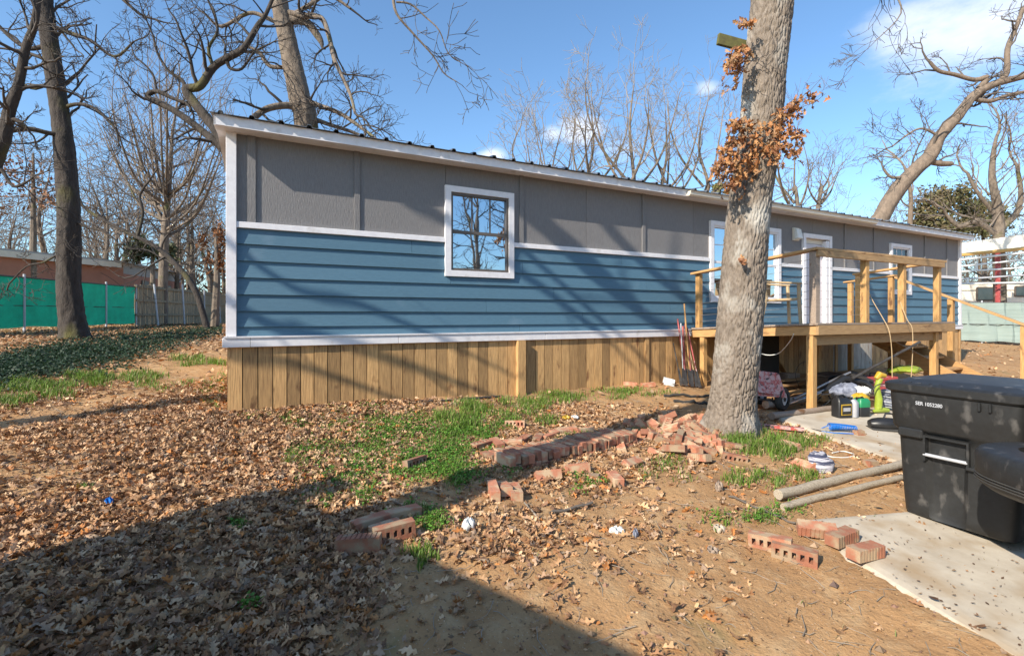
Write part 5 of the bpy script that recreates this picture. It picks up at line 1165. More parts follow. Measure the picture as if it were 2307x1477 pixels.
for y_ in (1.3, 2.6): MB().tube([(3.9, y_, .32), (3.9, y_ + .22, .32)], .34, 20).build('wheel', 'rubber', tb, smooth=True)
# ------------------------------------------------------------------ long poles, pipes, boards
def pole(name, label, a, b, r, m, cat='pole', wob=.01, k=10, tp=.9):
    a, b = Vector(a), Vector(b); n = 10; pts = [a.lerp(b, i / n) + rv(rnd) * wob for i in range(n + 1)]; rr = [r * (1 - (1 - tp) * i / n) * rnd.uniform(.95, 1.05) for i in range(n + 1)]
    return tag(MB().tube(pts, rr, k).build(name, m, smooth=True), label, cat)
def gz(u, v, dz): p = GP(u, v); p.z += dz; return p
pole('wooden_pole', 'long weathered grey pole lying beside the bin, the thicker one behind', gz(1752, 1128, .05), gz(2100, 1040, .06), .042, 'pole', wob=.006)
pole('wooden_pole', 'thinner weathered grey pole lying along the concrete edge', gz(1765, 1150, .035), gz(2110, 1068, .05), .03, 'pole', wob=.005)
pole('round_post', 'dark round fence post lying in the shade behind the oak, upper one', gz(1725, 925, .09), gz(1950, 890, .09), .06, 'greywood', wob=.006)
pole('round_post', 'dark round fence post lying in the shade behind the oak, lower one', gz(1738, 947, .06), gz(1900, 925, .06), .05, 'greywood', wob=.006)
pole('round_post', 'dark round post end showing between the corner post and the jugs', gz(1840, 905, .13), gz(1990, 880, .13), .05, 'greywood', wob=.006)
pole('metal_pipe', 'black pipe lying on the soil along the foot of the skirting', gz(948, 906, .02), gz(1055, 903, .02), .012, 'darkmetal', 'pipe', .004)
pole('metal_pipe', 'flat dark rod beside the pipe near the skirting post', gz(1040, 902, .02), gz(1128, 897, .03), .018, 'darkmetal', 'pipe', .004)
pole('stick', 'thin dark stick on the soil left of the grey poles', gz(1640, 1120, .02), gz(1790, 1185, .02), .008, 'twig', 'stick', .008)
pole('stick', 'grey stick lying among leaves below the brick row', gz(1240, 1160, .02), gz(1335, 1142, .03), .012, 'twig', 'stick', .008)
pole('stick', 'short bent stick on the bare soil by the three bricks', gz(1180, 1135, .02), gz(1225, 1185, .02), .007, 'twig_pale', 'stick', .008)
pole('metal_pipe', 'long black bar rising diagonally under the deck', P(1920, 852, 7.6), P(2072, 770, 7.9), .022, 'darkmetal', 'pipe', .002)
pole('metal_pipe', 'silver aluminium tube propped behind the corner post', P(1788, 898, 7.4), P(1915, 838, 7.9), .02, 'metal', 'pipe', .002)
pole('metal_pipe', 'second silver tube crossing under the corner post', P(1795, 895, 7.3), P(1862, 862, 7.6), .014, 'metal', 'pipe', .002)
pole('hose_length', 'black hose lying coiled on the soil left of the oak foot', gz(1497, 893, .03), gz(1600, 897, .03), .022, 'rubber', 'hose', .02)
pole('hose_length', 'dark bent tube on the ground beside the tools', gz(1520, 905, .02), gz(1605, 912, .02), .025, 'rubber', 'hose', .02)
tag(MB().obox(gz(1720, 962, .02), (.9, .09, .035), Matrix.Rotation(R(-28), 3, 'Z')).build('board', 'redrust', bevel=.003), 'dark reddish board edge lying at the corner of the patio', 'board')
for k, (u_, v_, l, yw, lb_) in enumerate(((1800, 868, 1.1, 22, 'uppermost of the stacked fence boards under the deck'), (1790, 878, 1.2, 18, 'second of the stacked fence boards under the deck'), (1810, 890, 1.3, 24, 'lower long board of the stack behind the wagon wheel'), (1965, 905, 1.0, 12, 'tan board lying behind the green jug'), (1930, 893, 1.2, 8, 'brown board lying behind the dark jug'), (2010, 918, 1.0, 4, 'board under the lime green blower'))):
    p = GP(u_, v_); tag(MB().obox((p.x, p.y, p.z + .12 - .02 * (k % 3)), (l, .13, .03), Matrix.Rotation(HROT + R(yw - 20), 3, 'Z')).build('board', 'deckx', bevel=.003), lb_, 'board', 'boards lying under the deck')
for k, (a0, a1, a2, b0, b1, b2, lb_) in enumerate(((1786, 905, 7.3, 1880, 868, 7.7, 'third silver tube in the bundle under the corner post'), (1780, 908, 7.2, 1850, 884, 7.5, 'lowest silver tube of the bundle by the wagon wheel'), (1850, 888, 7.8, 1945, 880, 7.6, 'grey tube lying flat behind the jugs'))):
    pole('metal_pipe', lb_, P(a0, a1, a2), P(b0, b1, b2), .013, 'metal', 'pipe', .002)
q = P(1915, 852, 8.0); mt = T('metal_sheet', 'bent black metal sheet leaning over the clutter under the deck', 'metal sheet', tuple(q)); 
MB().hexa([P(1850, 880, 7.9) - q, P(1916, 846, 7.9) - q, P(1916, 838, 8.5) - q, P(1850, 872, 8.5) - q, P(1850, 876, 7.9) - q, P(1916, 841, 7.9) - q, P(1916, 833, 8.5) - q, P(1850, 868, 8.5) - q]).build('left_half', 'darkmetal', mt)
MB().hexa([P(1917, 846, 7.9) - q, P(1968, 866, 7.9) - q, P(1968, 856, 8.5) - q, P(1917, 838, 8.5) - q, P(1917, 841, 7.9) - q, P(1968, 861, 7.9) - q, P(1968, 851, 8.5) - q, P(1917, 833, 8.5) - q]).build('right_half', 'darkmetal', mt)
for k, (u_, v_, w_, d_, h_, m_, yw, lb_) in enumerate(((1850, 905, .34, .2, .16, 'deckx', 12, 'low brown wooden box behind the corner post'), (2005, 895, .3, .24, .2, 'dark', -8, 'dark box beside the red toolbox under the deck'), (1775, 862, .4, .25, .16, 'greywood', 5, 'grey plank pile end against the skirting behind the wagon'), (1960, 918, .16, .12, .1, 'deckx', 30, 'small cut block of wood beside the jugs'))):
    p = GP(u_, v_); tag(MB().box(-w_ / 2, w_ / 2, -d_ / 2, d_ / 2, -.01, h_).build('wooden_box' if m_ != 'dark' else 'plastic_box', m_, bevel=.012), lb_, 'box'); o = col.objects[-1]; o.location = (p.x, p.y, p.z + .03); o.rotation_euler = (0, R(rnd.uniform(-4, 4)), HROT + R(yw))
cord('garden_hose', [gz(1850, 925, .06), gz(1870, 915, .1), gz(1862, 905, .12), gz(1845, 912, .1), gz(1835, 925, .06), gz(1856, 932, .05)], .011, 'rubber', 'short loop of black hose by the foot of the corner post', 'hose')
# red-handled tools against the skirting
def hw_pt(t, w, z): return HL(t, w, z)
tl = [(1523, 718, 1548, 872, .013, 'red', 'bypass lopper with red handle, leftmost of the leaning tools'), (1546, 684, 1556, 868, .013, 'decku', 'wooden handled shovel leaning against the deck corner'), (1541, 735, 1545, 870, .016, 'red', 'red post hole digger handle, left of the pair'), (1550, 730, 1560, 868, .016, 'red', 'red post hole digger handle, right of the pair'),
      (1556, 738, 1577, 862, .012, 'red', 'slim red handled rake, rightmost red tool'), (1552, 750, 1570, 866, .010, 'tan', 'pale bamboo cane among the red handled tools'), (1508, 772, 1536, 866, .010, 'darkmetal', 'dark steel rod leaning left of the red tools'), (1534, 728, 1540, 868, .010, 'galv', 'grey metal rod between the red handles')]
bt = GP(1550, 872)
for k, (u0, v0, u1, v1, r, m_, lb_) in enumerate(tl):
    a = P(u1, v1, bt.y + .02 * (k % 3)); a.z = G(a.x, a.y) + .02
    Ytop = 9.0 - .02 * k; b = P(u0, v0, Ytop); tt, ww = toH(b); b = HL(tt, .12 + .015 * k, b.z)
    rt = T('garden_tool', lb_, 'tool', tuple(a), 0, 'tools leaning on the skirting'); d = b - a; L_ = d.length; dn = d.normalized()
    MB().tube([dn * .28, dn * L_ * .55, dn * L_], [r * .8, r, r * 1.1], 8).build('handle', m_, rt, smooth=True)
    side = dn.cross(Vector((0, 1, 0))).normalized()
    MB().hexa([dn * .0 - side * .028 + Vector((0, -.008, 0)), dn * .0 + side * .028 + Vector((0, -.008, 0)), dn * .0 + side * .028 + Vector((0, .008, 0)), dn * .0 - side * .028 + Vector((0, .008, 0)),
               dn * .3 - side * (.034 if k in (1, 2, 3) else .014) + Vector((0, -.008, 0)), dn * .3 + side * (.034 if k in (1, 2, 3) else .014) + Vector((0, -.008, 0)), dn * .3 + side * (.034 if k in (1, 2, 3) else .014) + Vector((0, .008, 0)), dn * .3 - side * (.034 if k in (1, 2, 3) else .014) + Vector((0, .008, 0))]).build('blade', 'darkmetal', rt)
p = GP(1507, 868); pan = T('metal_pan', 'small silver pan tilted on the ground by the tools', 'pan', tuple(p)); MB().obox((0, 0, .06), (.2, .012, .15), Matrix.Rotation(R(-35), 3, 'X') @ Matrix.Rotation(R(18), 3, 'Y')).build('dish', 'paper', pan, bevel=.004); MB().tube([(.05, .05, .02), (.16, .1, .03)], .01, 6).build('handle', 'darkmetal', pan)
# ------------------------------------------------------------------ red wagon
wg = T('garden_wagon', 'worn red metal wagon tray on black tyres behind the oak', 'wagon', tuple(GP(1735, 925)), R(10))
wy = wg.location.y; sW = wy / F_PX
MB().hexa([(-.36, -.1, .3), (.2, -.1, .22), (.2, -.06, .22), (-.36, -.06, .3), (-.36, .02, .62), (.17, .02, .55), (.17, .05, .55), (-.36, .05, .62)]).build('side_panel', 'redrust', wg, bevel=.012)
MB().hexa([(-.45, -.1, .26), (.2, -.1, .2), (.2, .5, .2), (-.45, .5, .26), (-.45, -.1, .29), (.2, -.1, .23), (.2, .5, .23), (-.45, .5, .29)]).build('tray', 'redrust', wg)
MB().tube([(-.5, -.05, .22), (.15, -.02, .14), (.3, .1, .14)], .013, 6).build('axle', 'darkmetal', wg)
MB().tube([(.0, -.05, .2), (.06, .0, .06)], .012, 6).build('strut', 'darkmetal', wg)
def wheel(x, y, z, r, w, parent, ry=R(90)):
    o = T  # local helper makes tyre > rim
    prof = [(r * .55, -w / 2), (r * .92, -w / 2), (r, -w * .28), (r, w * .28), (r * .92, w / 2), (r * .55, w / 2)]; n = 22; rings = []
    for i in range(n): a = 2 * math.pi * i / n; rings.append([(q * math.cos(a), d_, q * math.sin(a)) for q, d_ in prof])
    b = MB(); k = len(prof)
    for rg_ in rings: b.v += rg_
    for i in range(n):
        for j in range(k - 1): b.f.append((i * k + j, ((i + 1) % n) * k + j, ((i + 1) % n) * k + j + 1, i * k + j + 1))
    ty = b.build('wheel', 'rubber', parent, smooth=True); ty.location = (x, y, z); ty.rotation_euler = (0, 0, R(28))
    c = MB().tube([(0, -w * .35, 0), (0, w * .35, 0)], r * .56, 16).build('rim', 'paper', ty, smooth=True); MB().tube([(0, -w * .5, 0), (0, w * .5, 0)], r * .2, 10).build('hub', 'darkmetal', ty)
    return ty
wheel(.2, .0, .17, .17, .09, wg); wheel(.2, .5, .17, .17, .09, wg)
# ------------------------------------------------------------------ jugs
def jug(u, v, w, d, h, m_, name, label, yaw, lab=None, capm='black'):
    p = GP(u, v); p.z = float(Gs(p.x, p.y)) + .042; rt = T(name, label, 'jug', tuple(p), R(yaw))
    rs = [rrect(0, 0, w / 2, d / 2, .03, z) for z in (0, .01)] + [rrect(0, 0, w / 2, d / 2, .03, h * .72), rrect(-w * .04, 0, w * .42, d * .42, .03, h * .82), rrect(-w * .08, 0, w * .34, d * .3, .025, h * .9)]
    MB().loft(rs).build('body', m_, rt, smooth=True)
    MB().tube([(-w * .4, 0, h * .78), (-w * .34, 0, h * .95), (w * .1, 0, h), (w * .38, 0, h * .85), (w * .42, 0, h * .7)], .016, 8).build('handle', m_, rt, smooth=True)
    MB().tube([(-w * .33, 0, h * .88), (-w * .33, 0, h * 1.02)], .026, 12).build('cap', capm, rt, smooth=True)
    if lab: MB().box(-w * .38, w * .38, -d / 2 - .004, -d / 2 - .001, h * .12, h * .62).build('label_sticker', lab, rt)
    return rt
j1 = jug(1896, 948, .23, .15, .30, 'black', 'oil_jug', 'dark brown oil jug with a yellow bordered label', 14, 'yellow'); MB().box(-.075, .075, -.084, -.080, .05, .17).build('label_print', 'black', j1); MB().box(-.06, .06, -.087, -.0845, .09, .14).build('label_print', 'grey_pl', j1)
jug(1918, 946, .13, .16, .27, 'grey_pl', 'oil_jug', 'grey oil jug standing behind the dark one', 40)
j3 = jug(1940, 943, .18, .15, .26, 'black', 'chemical_jug', 'bright green jug with a dark lower half behind the grey jug', 14, None); MB().loft([rrect(0, 0, .094, .079, .03, z) for z in (.13, .21)] + [rrect(0, 0, .07, .06, .03, .25)]).build('wrap', 'green_pl', j3, smooth=True)
# lime green blower with wire basket
bl = T('leaf_blower', 'lime green and yellow electric blower standing beside the jugs', 'blower', tuple(gz(1985, 935, .04)), R(10))
MB().tube([(-.05, 0, .06), (-.04, 0, .2), (-.07, 0, .38), (-.02, 0, .5)], [.05, .05, .035, .045], 12).build('tube', 'lime', bl, smooth=True)
MB().tube([(-.09, 0, .5), (-.03, 0, .56), (.06, 0, .54)], [.03, .05, .035], 10).build('housing', 'yellow', bl, smooth=True)
MB().tube([(-.16, -.03, .03), (-.02, 0, .04), (.12, 0, .03)], [.02, .045, .03], 10).build('nozzle', 'lime', bl, smooth=True)
bk = T('wire_basket', 'white wire basket holding small items beside the blower', 'basket', tuple(gz(2008, 930, .05)), R(15))
for k in range(5):
    z = .05 + k * .075; MB().tube([(-.11, -.1, z), (.16, -.1, z), (.16, .12, z), (-.11, .12, z), (-.11, -.1, z)], .004, 5, False).build('wire', 'paper', bk)
for k in range(7): MB().tube([(-.11 + k * .045, -.1, .04), (-.11 + k * .045, -.1, .36)], .0035, 5).build('wire', 'paper', bk)
MB().box(-.08, .12, -.07, .1, .06, .3).build('packet', 'cloth', bk, bevel=.01)
# black rounded mower head / engine cover
sh = T('engine_cover', 'glossy black rounded engine cover with a handle on the patio beside the bin', 'engine cover', tuple(gz(1995, 975, .04)), R(-12))
rs = []
for q in range(9):
    a = q / 8 * math.pi; x = -.2 * math.cos(a); s = max(.02, math.sin(a)) ** .6; rs.append([(x, .11 * s * math.cos(b_), .075 + .085 * s * math.sin(b_)) for b_ in np.linspace(0, 2 * math.pi, 14, endpoint=False)])
MB().loft(rs).build('shell', 'black', sh, smooth=True); MB().box(-.19, .2, -.11, .11, .0, .03).build('base', 'rubber', sh, bevel=.008)
MB().tube([(-.02, 0, .15), (.0, 0, .21), (.08, 0, .21), (.1, 0, .15)], .012, 8).build('handle', 'black', sh, smooth=True); MB().tube([(.12, -.06, .12), (.2, -.06, .12)], .03, 10).build('knob', 'red', sh, smooth=True)
# blue coil hose
hs = T('coil_hose', 'bright blue coiled air hose lying on the patio', 'hose', tuple(gz(1895, 980, .04)), R(-15))
pts = []
for k in range(230):
    a = k / 230; q = a * 2 * math.pi * 17; x = -.13 + .3 * a; r_ = .068 * (1 - .35 * a); pts.append((x, r_ * math.cos(q) * .9 + .03 * math.sin(a * 3), .06 + r_ * math.sin(q) * .62 * (1 - .2 * a)))
MB().tube(pts, .0062, 5).build('coil', 'bluehose', hs, smooth=True)
MB().tube([(-.13, .05, .06), (-.2, .1, .01), (-.3, .12, .01), (-.33, .05, .01), (-.26, -.05, .01), (-.12, -.11, .008), (.1, -.1, .008)], .006, 6).build('tail', 'bluehose', hs, smooth=True)
MB().tube([(-.33, .06, .012), (-.3, .0, .012), (-.24, -.07, .012)], .009, 6).build('fitting', 'black', hs, smooth=True)
# striped bundle
p = GP(1856, 1062); sb = T('striped_bundle', 'bundled striped grey and white shirt lying on the soil by the poles', 'cloth', tuple(p), R(8))
b = MB(); rs = []
for q in range(9):
    z = q / 8; s = math.sin(math.pi * (.12 + .85 * z)) ** .5; rs.append([((.12 * s + .012 * math.sin(5 * an_ + q)) * math.cos(an_), (.085 * s) * math.sin(an_) + .08 * z, .17 * z + .01 * math.sin(3 * an_ + q)) for an_ in np.linspace(0, 2 * math.pi, 20, endpoint=False)])
b.loft(rs).build('cloth', 'stripe', sb, smooth=True)
# crates, bags and clutter under the deck
def blob(name, label, cat, loc, size, m_, seed=1, yaw=0):
    rt = random.Random(seed); rs = []
    for q in range(7):
        z = q / 6; s = math.sin(math.pi * (.15 + .8 * z)) ** .6; rs.append([(size[0] * s * (1 + .18 * math.sin(3 * a + q + seed)) * math.cos(a), size[1] * s * (1 + .15 * math.sin(4 * a + seed)) * math.sin(a), size[2] * z + .02 * math.sin(5 * a + q)) for a in np.linspace(0, 2 * math.pi, 16, endpoint=False)])
    o = MB().loft(rs).build(name, m_, smooth=True); o.location = loc; o.rotation_euler = (0, 0, yaw); return tag(o, label, cat)
blob('cloth_bundle', 'crumpled blue grey tarp bundle under the deck behind the jugs', 'tarp', P(1908, 893, 7.6), (.24, .18, .2), 'cloth', 2)
blob('cloth_bundle', 'dirty white rag heap beside the blue grey tarp', 'rag', P(1938, 889, 7.5), (.14, .12, .12), 'paper', 5)
blob('leaf_bag', 'small orange and yellow bag lying behind the jugs', 'bag', P(1937, 905, 7.3), (.12, .1, .12), 'yellow', 7)
um = T('folded_umbrella', 'black folded patio umbrella lying over the clutter under the deck', 'umbrella', tuple(P(1880, 880, 7.7)), 0)
o_ = P(1880, 880, 7.7)
MB().tube([P(1850, 882, 7.6) - o_, P(1900, 852, 7.7) - o_, P(1950, 862, 7.7) - o_, P(1972, 880, 7.6) - o_], [.03, .06, .05, .02], 10).build('canopy', 'black', um, smooth=True)
MB().tube([P(1895, 850, 7.7) - o_, P(1888, 890, 7.6) - o_], .012, 6).build('rib', 'darkmetal', um)
tbx = T('toolbox', 'dark red metal toolbox under the stairs side of the deck', 'toolbox', (*P(1972, 865, 8.4)[:2], G(*P(1972, 865, 8.4)[:2])), HROT + R(-20)); MB().box(-.28, .28, -.14, .14, 0, .34).build('case', 'red', tbx, bevel=.01); MB().box(-.29, .29, -.15, .15, .341, .4).build('lid', 'red', tbx, bevel=.01); MB().tube([(-.1, 0, .4), (-.1, 0, .45), (.1, 0, .45), (.1, 0, .4)], .01, 6).build('handle', 'black', tbx)
for k, (u_, v_, Y_, s, m_, lb_) in enumerate(((1866, 872, 8.6, .3, 'black', 'black plastic crate against the skirting under the deck'), (1718, 800, 9.2, .26, 'dark', 'dark metal box mounted low behind the oak trunk'))):
    q = P(u_, v_, Y_); cr = T('storage_crate', lb_, 'crate', (q.x, q.y, G(q.x, q.y)), HROT); MB().box(-s, s, -s * .6, s * .6, .0, .35 + .6 * k).build('box', m_, cr, bevel=.01); MB().box(-s - .02, s + .02, -s * .6 - .02, s * .6 + .02, .352 + .6 * k, .38 + .6 * k).build('rim', 'darkmetal', cr)
blob('tarp', 'lime green tarp lying under the right end of the deck', 'tarp', (*P(2040, 830, 8.7)[:2], P(2040, 838, 8.7).z), (.42, .2, .1), 'lime', 9, HROT)
cord('wire_hoop', [P(1800, 870, 8.9), P(1792, 845, 8.9), P(1800, 822, 8.9), P(1818, 815, 8.9), P(1828, 835, 8.9), P(1815, 865, 8.9)], .005, 'darkmetal', 'thin rusty wire hoop standing against the skirting under the deck', 'wire')
cord('garden_hook', [P(1958, 882, 7.2), P(1962, 886, 7.2), P(1968, 876, 7.2), P(1975, 868, 7.2), P(1990, 864, 7.2), P(2010, 870, 7.2)], .008, 'darkmetal', 'curled black iron hook beside the blower', 'hook')
cord('rope', [gz(1850, 1020, .01), gz(1870, 1030, .01), gz(1905, 1032, .01), gz(1925, 1026, .01), gz(1900, 1018, .01), gz(1875, 1022, .012)], .006, 'paper', 'tangle of pale rope on the soil at the patio edge', 'rope')
# litter
blob('paper_cup', 'crumpled white paper scrap lying on leaves at the centre', 'paper', gz(1056, 1190, .0), (.045, .035, .06), 'paper', 3)
blob('wrapper', 'small yellow wrapper on the soil behind the brick row', 'wrapper', gz(1275, 945, .0), (.06, .04, .04), 'yellow', 4)
blob('wrapper', 'crumpled pale wrapper right of the yellow one', 'wrapper', gz(1295, 944, .0), (.045, .04, .04), 'paper', 6)
blob('can', 'crushed blue can scrap on the bare soil', 'can', gz(1432, 1208, .0), (.018, .018, .04), 'cloth', 8)
blob('stone', 'grey stone on the bare soil left of the stick', 'stone', gz(1620, 1105, .0), (.03, .035, .07), 'greywood', 11)
blob('stone', 'pale rounded stone near the cored bricks', 'stone', gz(1605, 1245, .0), (.035, .03, .03), 'greywood', 12)
blob('stone', 'tan stone lump right of the grass by the oak', 'stone', gz(1620, 1195, .0), (.04, .03, .03), 'concrete', 13)
blob('wrapper', 'torn white wrapper on the soil below the lone orange brick', 'wrapper', gz(1390, 1200, .0), (.05, .035, .03), 'paper', 14)
blob('wrapper', 'small pale blue scrap on the leaves at left', 'wrapper', gz(245, 1140, .0), (.03, .02, .05), 'bluehose', 15)

# ------------------------------------------------------------------ left neighbour: fence, screen, house
def screen(name, label, pts, z0, z1, m_, npost, postm='galv', cat='fence', seed=0, foot=.0, panel_name='screen_panel'):
    rt = T(name, label, cat, tuple(pts[0])); o_ = rt.location; n = 40; gv = []; gf = []
    for side in (0, 1):
        for i in range(n + 1):
            f_ = i / n * (len(pts) - 1); k = min(int(f_), len(pts) - 2); p = Vector(pts[k]).lerp(Vector(pts[k + 1]), f_ - k)
            a0 = z0[0] + (z0[1] - z0[0]) * i / n; a1 = z1[0] + (z1[1] - z1[0]) * i / n
            for j in range(7):
                z = a0 + (a1 - a0) * j / 6; wv = .06 * math.sin(i * 1.3 + j * .9 + seed) * math.sin(j * .52) + .03 * math.sin(i * 2.9 + seed) ; gv.append((p.x - o_.x, p.y + wv + .006 * side - o_.y, z - o_.z + .02 * math.sin(i * .8) * (j == 0)))
    for side in (0, 1):
        for i in range(n):
            for j in range(6): k = side * (n + 1) * 7 + i * 7 + j; q = (k, k + 7, k + 8, k + 1); gf.append(q if side == 0 else q[::-1])
    b = MB(); b.v = gv; b.f = gf; b.build(panel_name, m_, rt, smooth=True)
    ends = [Vector(pts[0]), Vector(pts[-1])]
    top = [Vector((ends[0].x, ends[0].y + .07, z1[0])) - o_, Vector((ends[1].x, ends[1].y + .07, z1[1])) - o_]
    MB().tube(top, .022, 6).build('top_rail', 'darkmetal', rt)
    mdl = [Vector((e.x, e.y - .045, (z0[k] + z1[k]) / 2 - .1)) - o_ for k, e in enumerate(ends)]; MB().tube(mdl, .014, 5).build('middle_wire', 'darkmetal', rt)
    for i in range(npost):
        f_ = i / (npost - 1); p = ends[0].lerp(ends[1], f_); zt = z1[0] + (z1[1] - z1[0]) * f_
        MB().tube([(p.x - o_.x, p.y + .09 - o_.y, G(p.x, p.y) - .1 - o_.z), (p.x - o_.x, p.y + .09 - o_.y, zt + .1 - o_.z)], .032, 8).build('post', postm, rt, smooth=True)
    return rt
a = P(-260, 0, 11.2); b = P(303, 0, 20.3)
def zv(u, v, Y): return P(u, v, Y).z
screen('screen_fence', 'bright green privacy screen stretched on a metal fence at left', [(a.x, a.y, 0), (b.x, b.y, 0)], (zv(-260, 748, 11.2), zv(303, 728, 20.3)), (zv(-260, 598, 11.2), zv(303, 646, 20.3)), 'green_scr', 6)
wf = T('wooden_fence', 'weathered grey brown plank fence running back from the green screen', 'fence', (b.x, b.y, G(b.x, b.y))); o_ = wf.location
c = P(530, 0, 33.0); L_ = (c - b).to_2d().length; n = int(L_ / .15); dv = Vector((c.x - b.x, c.y - b.y, 0)).normalized(); nv = Vector((dv.y, -dv.x, 0)); Mx = Matrix((dv, nv, Vector((0, 0, 1)))).transposed()
for k in range(n):
    p = Vector((b.x, b.y, 0)) + dv * (.08 + k * .15); z0 = G(p.x, p.y); h = 1.72 + rnd.uniform(-.03, .03)
    MB().obox((p.x - o_.x, p.y - o_.y, z0 + h / 2 + .03 - o_.z), (.138, .02, h), Mx @ Matrix.Rotation(rnd.gauss(0, .006), 3, 'Y')).build('plank', 'fencewood', wf)
for hz in (.45, 1.05, 1.62):
    q0 = Vector((b.x, b.y, G(b.x, b.y) + hz)) + nv * .03; q1 = Vector((c.x, c.y, G(c.x, c.y) + hz)) + nv * .03; MB().hexa([q0 - o_, q1 - o_, q1 - o_ + nv * .04, q0 - o_ + nv * .04, q0 - o_ + Vector((0, 0, .09)), q1 - o_ + Vector((0, 0, .09)), q1 - o_ + nv * .04 + Vector((0, 0, .09)), q0 - o_ + nv * .04 + Vector((0, 0, .09))]).build('rail', 'fencewood', wf)
for k, (u0, v0, u1, v1, Y_) in enumerate(((347, 640, 357, 735, 21.0), (411, 640, 416, 727, 23.5), (460, 652, 461, 722, 27), (492, 655, 497, 717, 30))):
    p0, p1 = P(u1, v1, Y_), P(u0, v0, Y_); p0.z = G(p0.x, p0.y) - .05
    tag(MB().tube([p0, p1], .035, 8).build('fence_pole', 'galv', smooth=True), ['leaning metal pole, nearest the green screen', 'second leaning metal pole from the green screen', 'third metal pole along the wooden fence', 'farthest thin metal pole near the corner of the home'][k], 'pole', 'metal poles along the wooden fence')
nh = T('neighbour_house', 'low peach walled house with a flat cream eave behind the left fence', 'house', tuple(P(275, 712, 26))); o_ = nh.location
A_, B_, C_ = P(-260, 0, 17.5), P(278, 0, 26), P(408, 0, 33)
def wall3(name, a, b, za, zb, m_, th=.15, parent=nh, zta=None):
    o_ = parent.location; d = Vector((b.x - a.x, b.y - a.y, 0)).normalized(); nn = Vector((-d.y, d.x, 0)) * th; zta = zta if zta is not None else zb
    q = [Vector((a.x, a.y, za)), Vector((b.x, b.y, za)), Vector((b.x, b.y, za)) + nn, Vector((a.x, a.y, za)) + nn, Vector((a.x, a.y, zb)), Vector((b.x, b.y, zta)), Vector((b.x, b.y, zta)) + nn, Vector((a.x, a.y, zb)) + nn]
    return MB().hexa([v - o_ for v in q]).build(name, m_, parent)
zr = zv(278, 603, 26)
wall3('wall', A_, B_, .5, zr, 'peach'); wall3('side_wall', B_, C_, .5, zr - .3, 'peach'); wall3('upper_gable', B_, C_, zr - .299, zr + .15, 'roofgrey', zta=zr + .25)
wall3('fascia', A_ + Vector((0, -.4, 0)), B_ + Vector((.3, -.5, 0)), zr - .05, zr + .22, 'cream', .1)
b = MB(); v8 = [A_ + Vector((0, -.3, 0)), B_ + Vector((.3, -.4, 0)), C_ + Vector((.4, 0, 0)), A_ + Vector((-6, 9, 0))]
b.hexa([Vector((q.x, q.y, zr + .221)) - o_ for q in v8] + [Vector((q.x, q.y, zr + .3)) - o_ for q in v8]); b.build('roof', 'roofgrey', nh)
dd = (C_ - B_).normalized(); dd.z = 0
for f_, w_, z0_, z1_ in ((.27, .9, 2.3, 3.6), (.62, 1.3, 2.2, 3.5)):
    q = B_.lerp(C_, f_) + Vector((.05, -.06, 0)); q2 = q + dd * w_; f = wall3('window', q, q2, z0_, z1_, 'bronze', -.03); wall3('pane', q + dd * .1 + Vector((.01, -.04, 0)), q2 - dd * .1 + Vector((.01, -.04, 0)), z0_ + .1, z1_ - .1, 'glass_dark', -.02).parent = f
# ------------------------------------------------------------------ right neighbour: screen, trailer, pipe rack
a, b = P(2100, 0, 22), P(2480, 0, 19.5)
screen('screen_fence', 'pale grey green privacy screen at the right beyond the stairs', [(a.x, a.y, 0), (b.x, b.y, 0)], (zv(2100, 764, 22), zv(2480, 778, 19.5)), (zv(2100, 682, 22), zv(2480, 682, 19.5)), 'greyg_scr', 4, seed=3)
rvh = T('camper_trailer', 'cream white camper trailer behind the grey green screen', 'trailer', tuple(P(2240, 720, 26)), R(-6)); rvh.location.z = G(rvh.location.x, rvh.location.y)
zb_ = zv(2240, 636, 26) - rvh.location.z
MB().loft([[(x, y_, z_) for y_, z_ in ((-1.1, .5), (-1.15, zb_ - .25), (-1.0, zb_), (1.0, zb_), (1.15, zb_ - .25), (1.1, .5))] for x in (-3.2, 4.5)]).build('body', 'rv', rvh, smooth=True)
MB().box(-3.2, 4.5, -1.165, -1.151, zb_ - .48, zb_ - .45).build('trim_line', 'bronze', rvh)
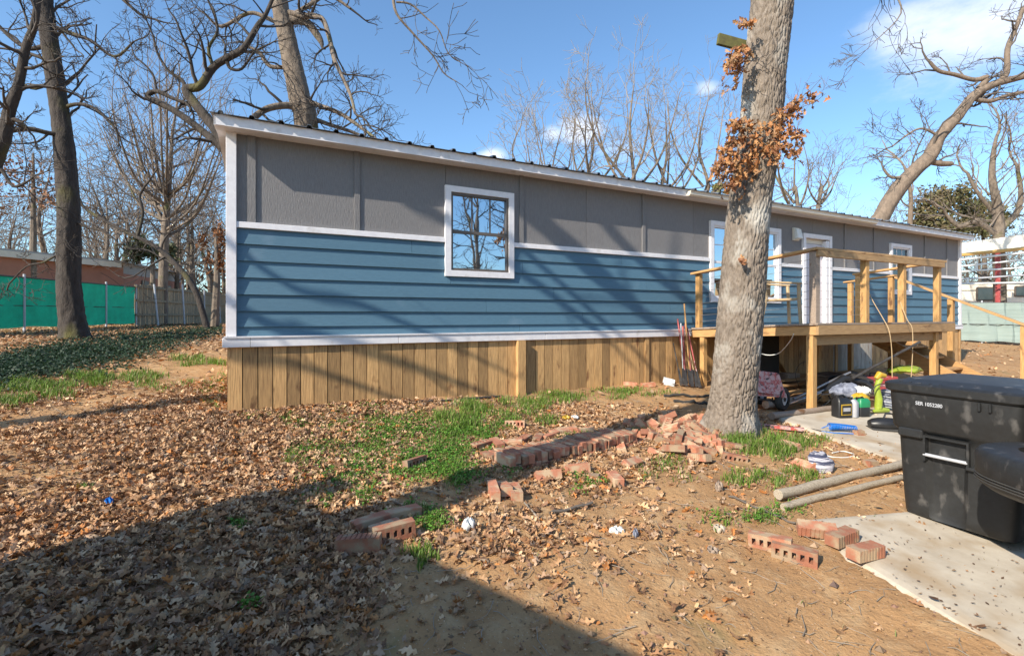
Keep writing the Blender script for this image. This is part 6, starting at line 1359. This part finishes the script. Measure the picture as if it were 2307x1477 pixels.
for x0, x1, z0_, z1_ in ((-1.75, -.8, .95, 1.65), (.0, 1.15, 1.15, 1.7), (2.6, 3.5, 1.1, 1.7)):
    f = MB().loft([[(x, y_, z) for x, z in [(p_[0], p_[1]) for p_ in rrect((x0 + x1) / 2, (zb_ - 1.25) + .2 + (z0_ + z1_) / 2 - .9, (x1 - x0) / 2, (z1_ - z0_) / 2, .08, 0)]] for y_ in (-1.14, -1.18)]).build('window', 'bronze', rvh)
    zc = (zb_ - 1.25) + .2 + (z0_ + z1_) / 2 - .9; MB().box(x0 + .07, x1 - .07, -1.19, -1.181, zc - (z1_ - z0_) / 2 + .07, zc + (z1_ - z0_) / 2 - .07).build('pane', 'glass_dark', f)
for x in (-1, 2.2): MB().tube([(x, -1.0, .35), (x, -.8, .35)], .35, 16).build('wheel', 'rubber', rvh, smooth=True)
rk = T('pipe_rack', 'white and yellow pipe carport frame held by a red post over the trailer', 'carport', tuple(P(2248, 700, 23))); rk.location.z = G(rk.location.x, rk.location.y); o_ = rk.location
MB().tube([Vector((P(2248, 0, 23).x, 23, o_.z - .1)) - o_, P(2248, 562, 23) - o_], .1, 8).build('post', 'red', rk, smooth=True)
MB().tube([Vector((P(2480, 0, 22).x, 22, o_.z - .1)) - o_, P(2480, 530, 22) - o_], .1, 8).build('post', 'red', rk, smooth=True)
MB().hexa([P(2130, 578, 24) - o_, P(2520, 528, 22) - o_, P(2520, 528, 25) - o_ , P(2130, 578, 28) - o_, P(2130, 552, 24) - o_, P(2520, 500, 22) - o_, P(2520, 528, 25) - o_ + Vector((0, 0, .5)), P(2130, 578, 28) - o_ + Vector((0, 0, .5))]).build('roof_sheet', 'rv', rk)
for (u0, v0, u1, v1, r, m_) in ((2140, 577, 2480, 540, .08, 'yellowpipe'), (2155, 586, 2480, 548, .05, 'paper'), (2165, 600, 2480, 565, .04, 'paper'), (2160, 612, 2480, 590, .04, 'paper'), (2150, 630, 2480, 606, .04, 'galv'), (2145, 640, 2480, 630, .04, 'paper')):
    MB().tube([P(u0, v0, 22.8) - o_, P((u0 + u1) / 2, (v0 + v1) / 2 + 1, 22.5) - o_, P(u1, v1, 22) - o_], r, 6).build('pipe', m_, rk, smooth=True)
MB().tube([P(2170, 600, 22.8) - o_, P(2205, 618, 22.8) - o_, P(2245, 640, 22.8) - o_], .04, 6).build('pipe', 'darkmetal', rk)
for u_, v0, v1 in ((2200, 590, 610), (2285, 555, 572), (2180, 625, 640)): MB().tube([P(u_, v0, 22.7) - o_, P(u_, v1, 22.7) - o_], .05, 6).build('pipe', 'paper', rk)
print('tris', sum(len(o.data.polygons) for o in col.objects if o.type == 'MESH'))
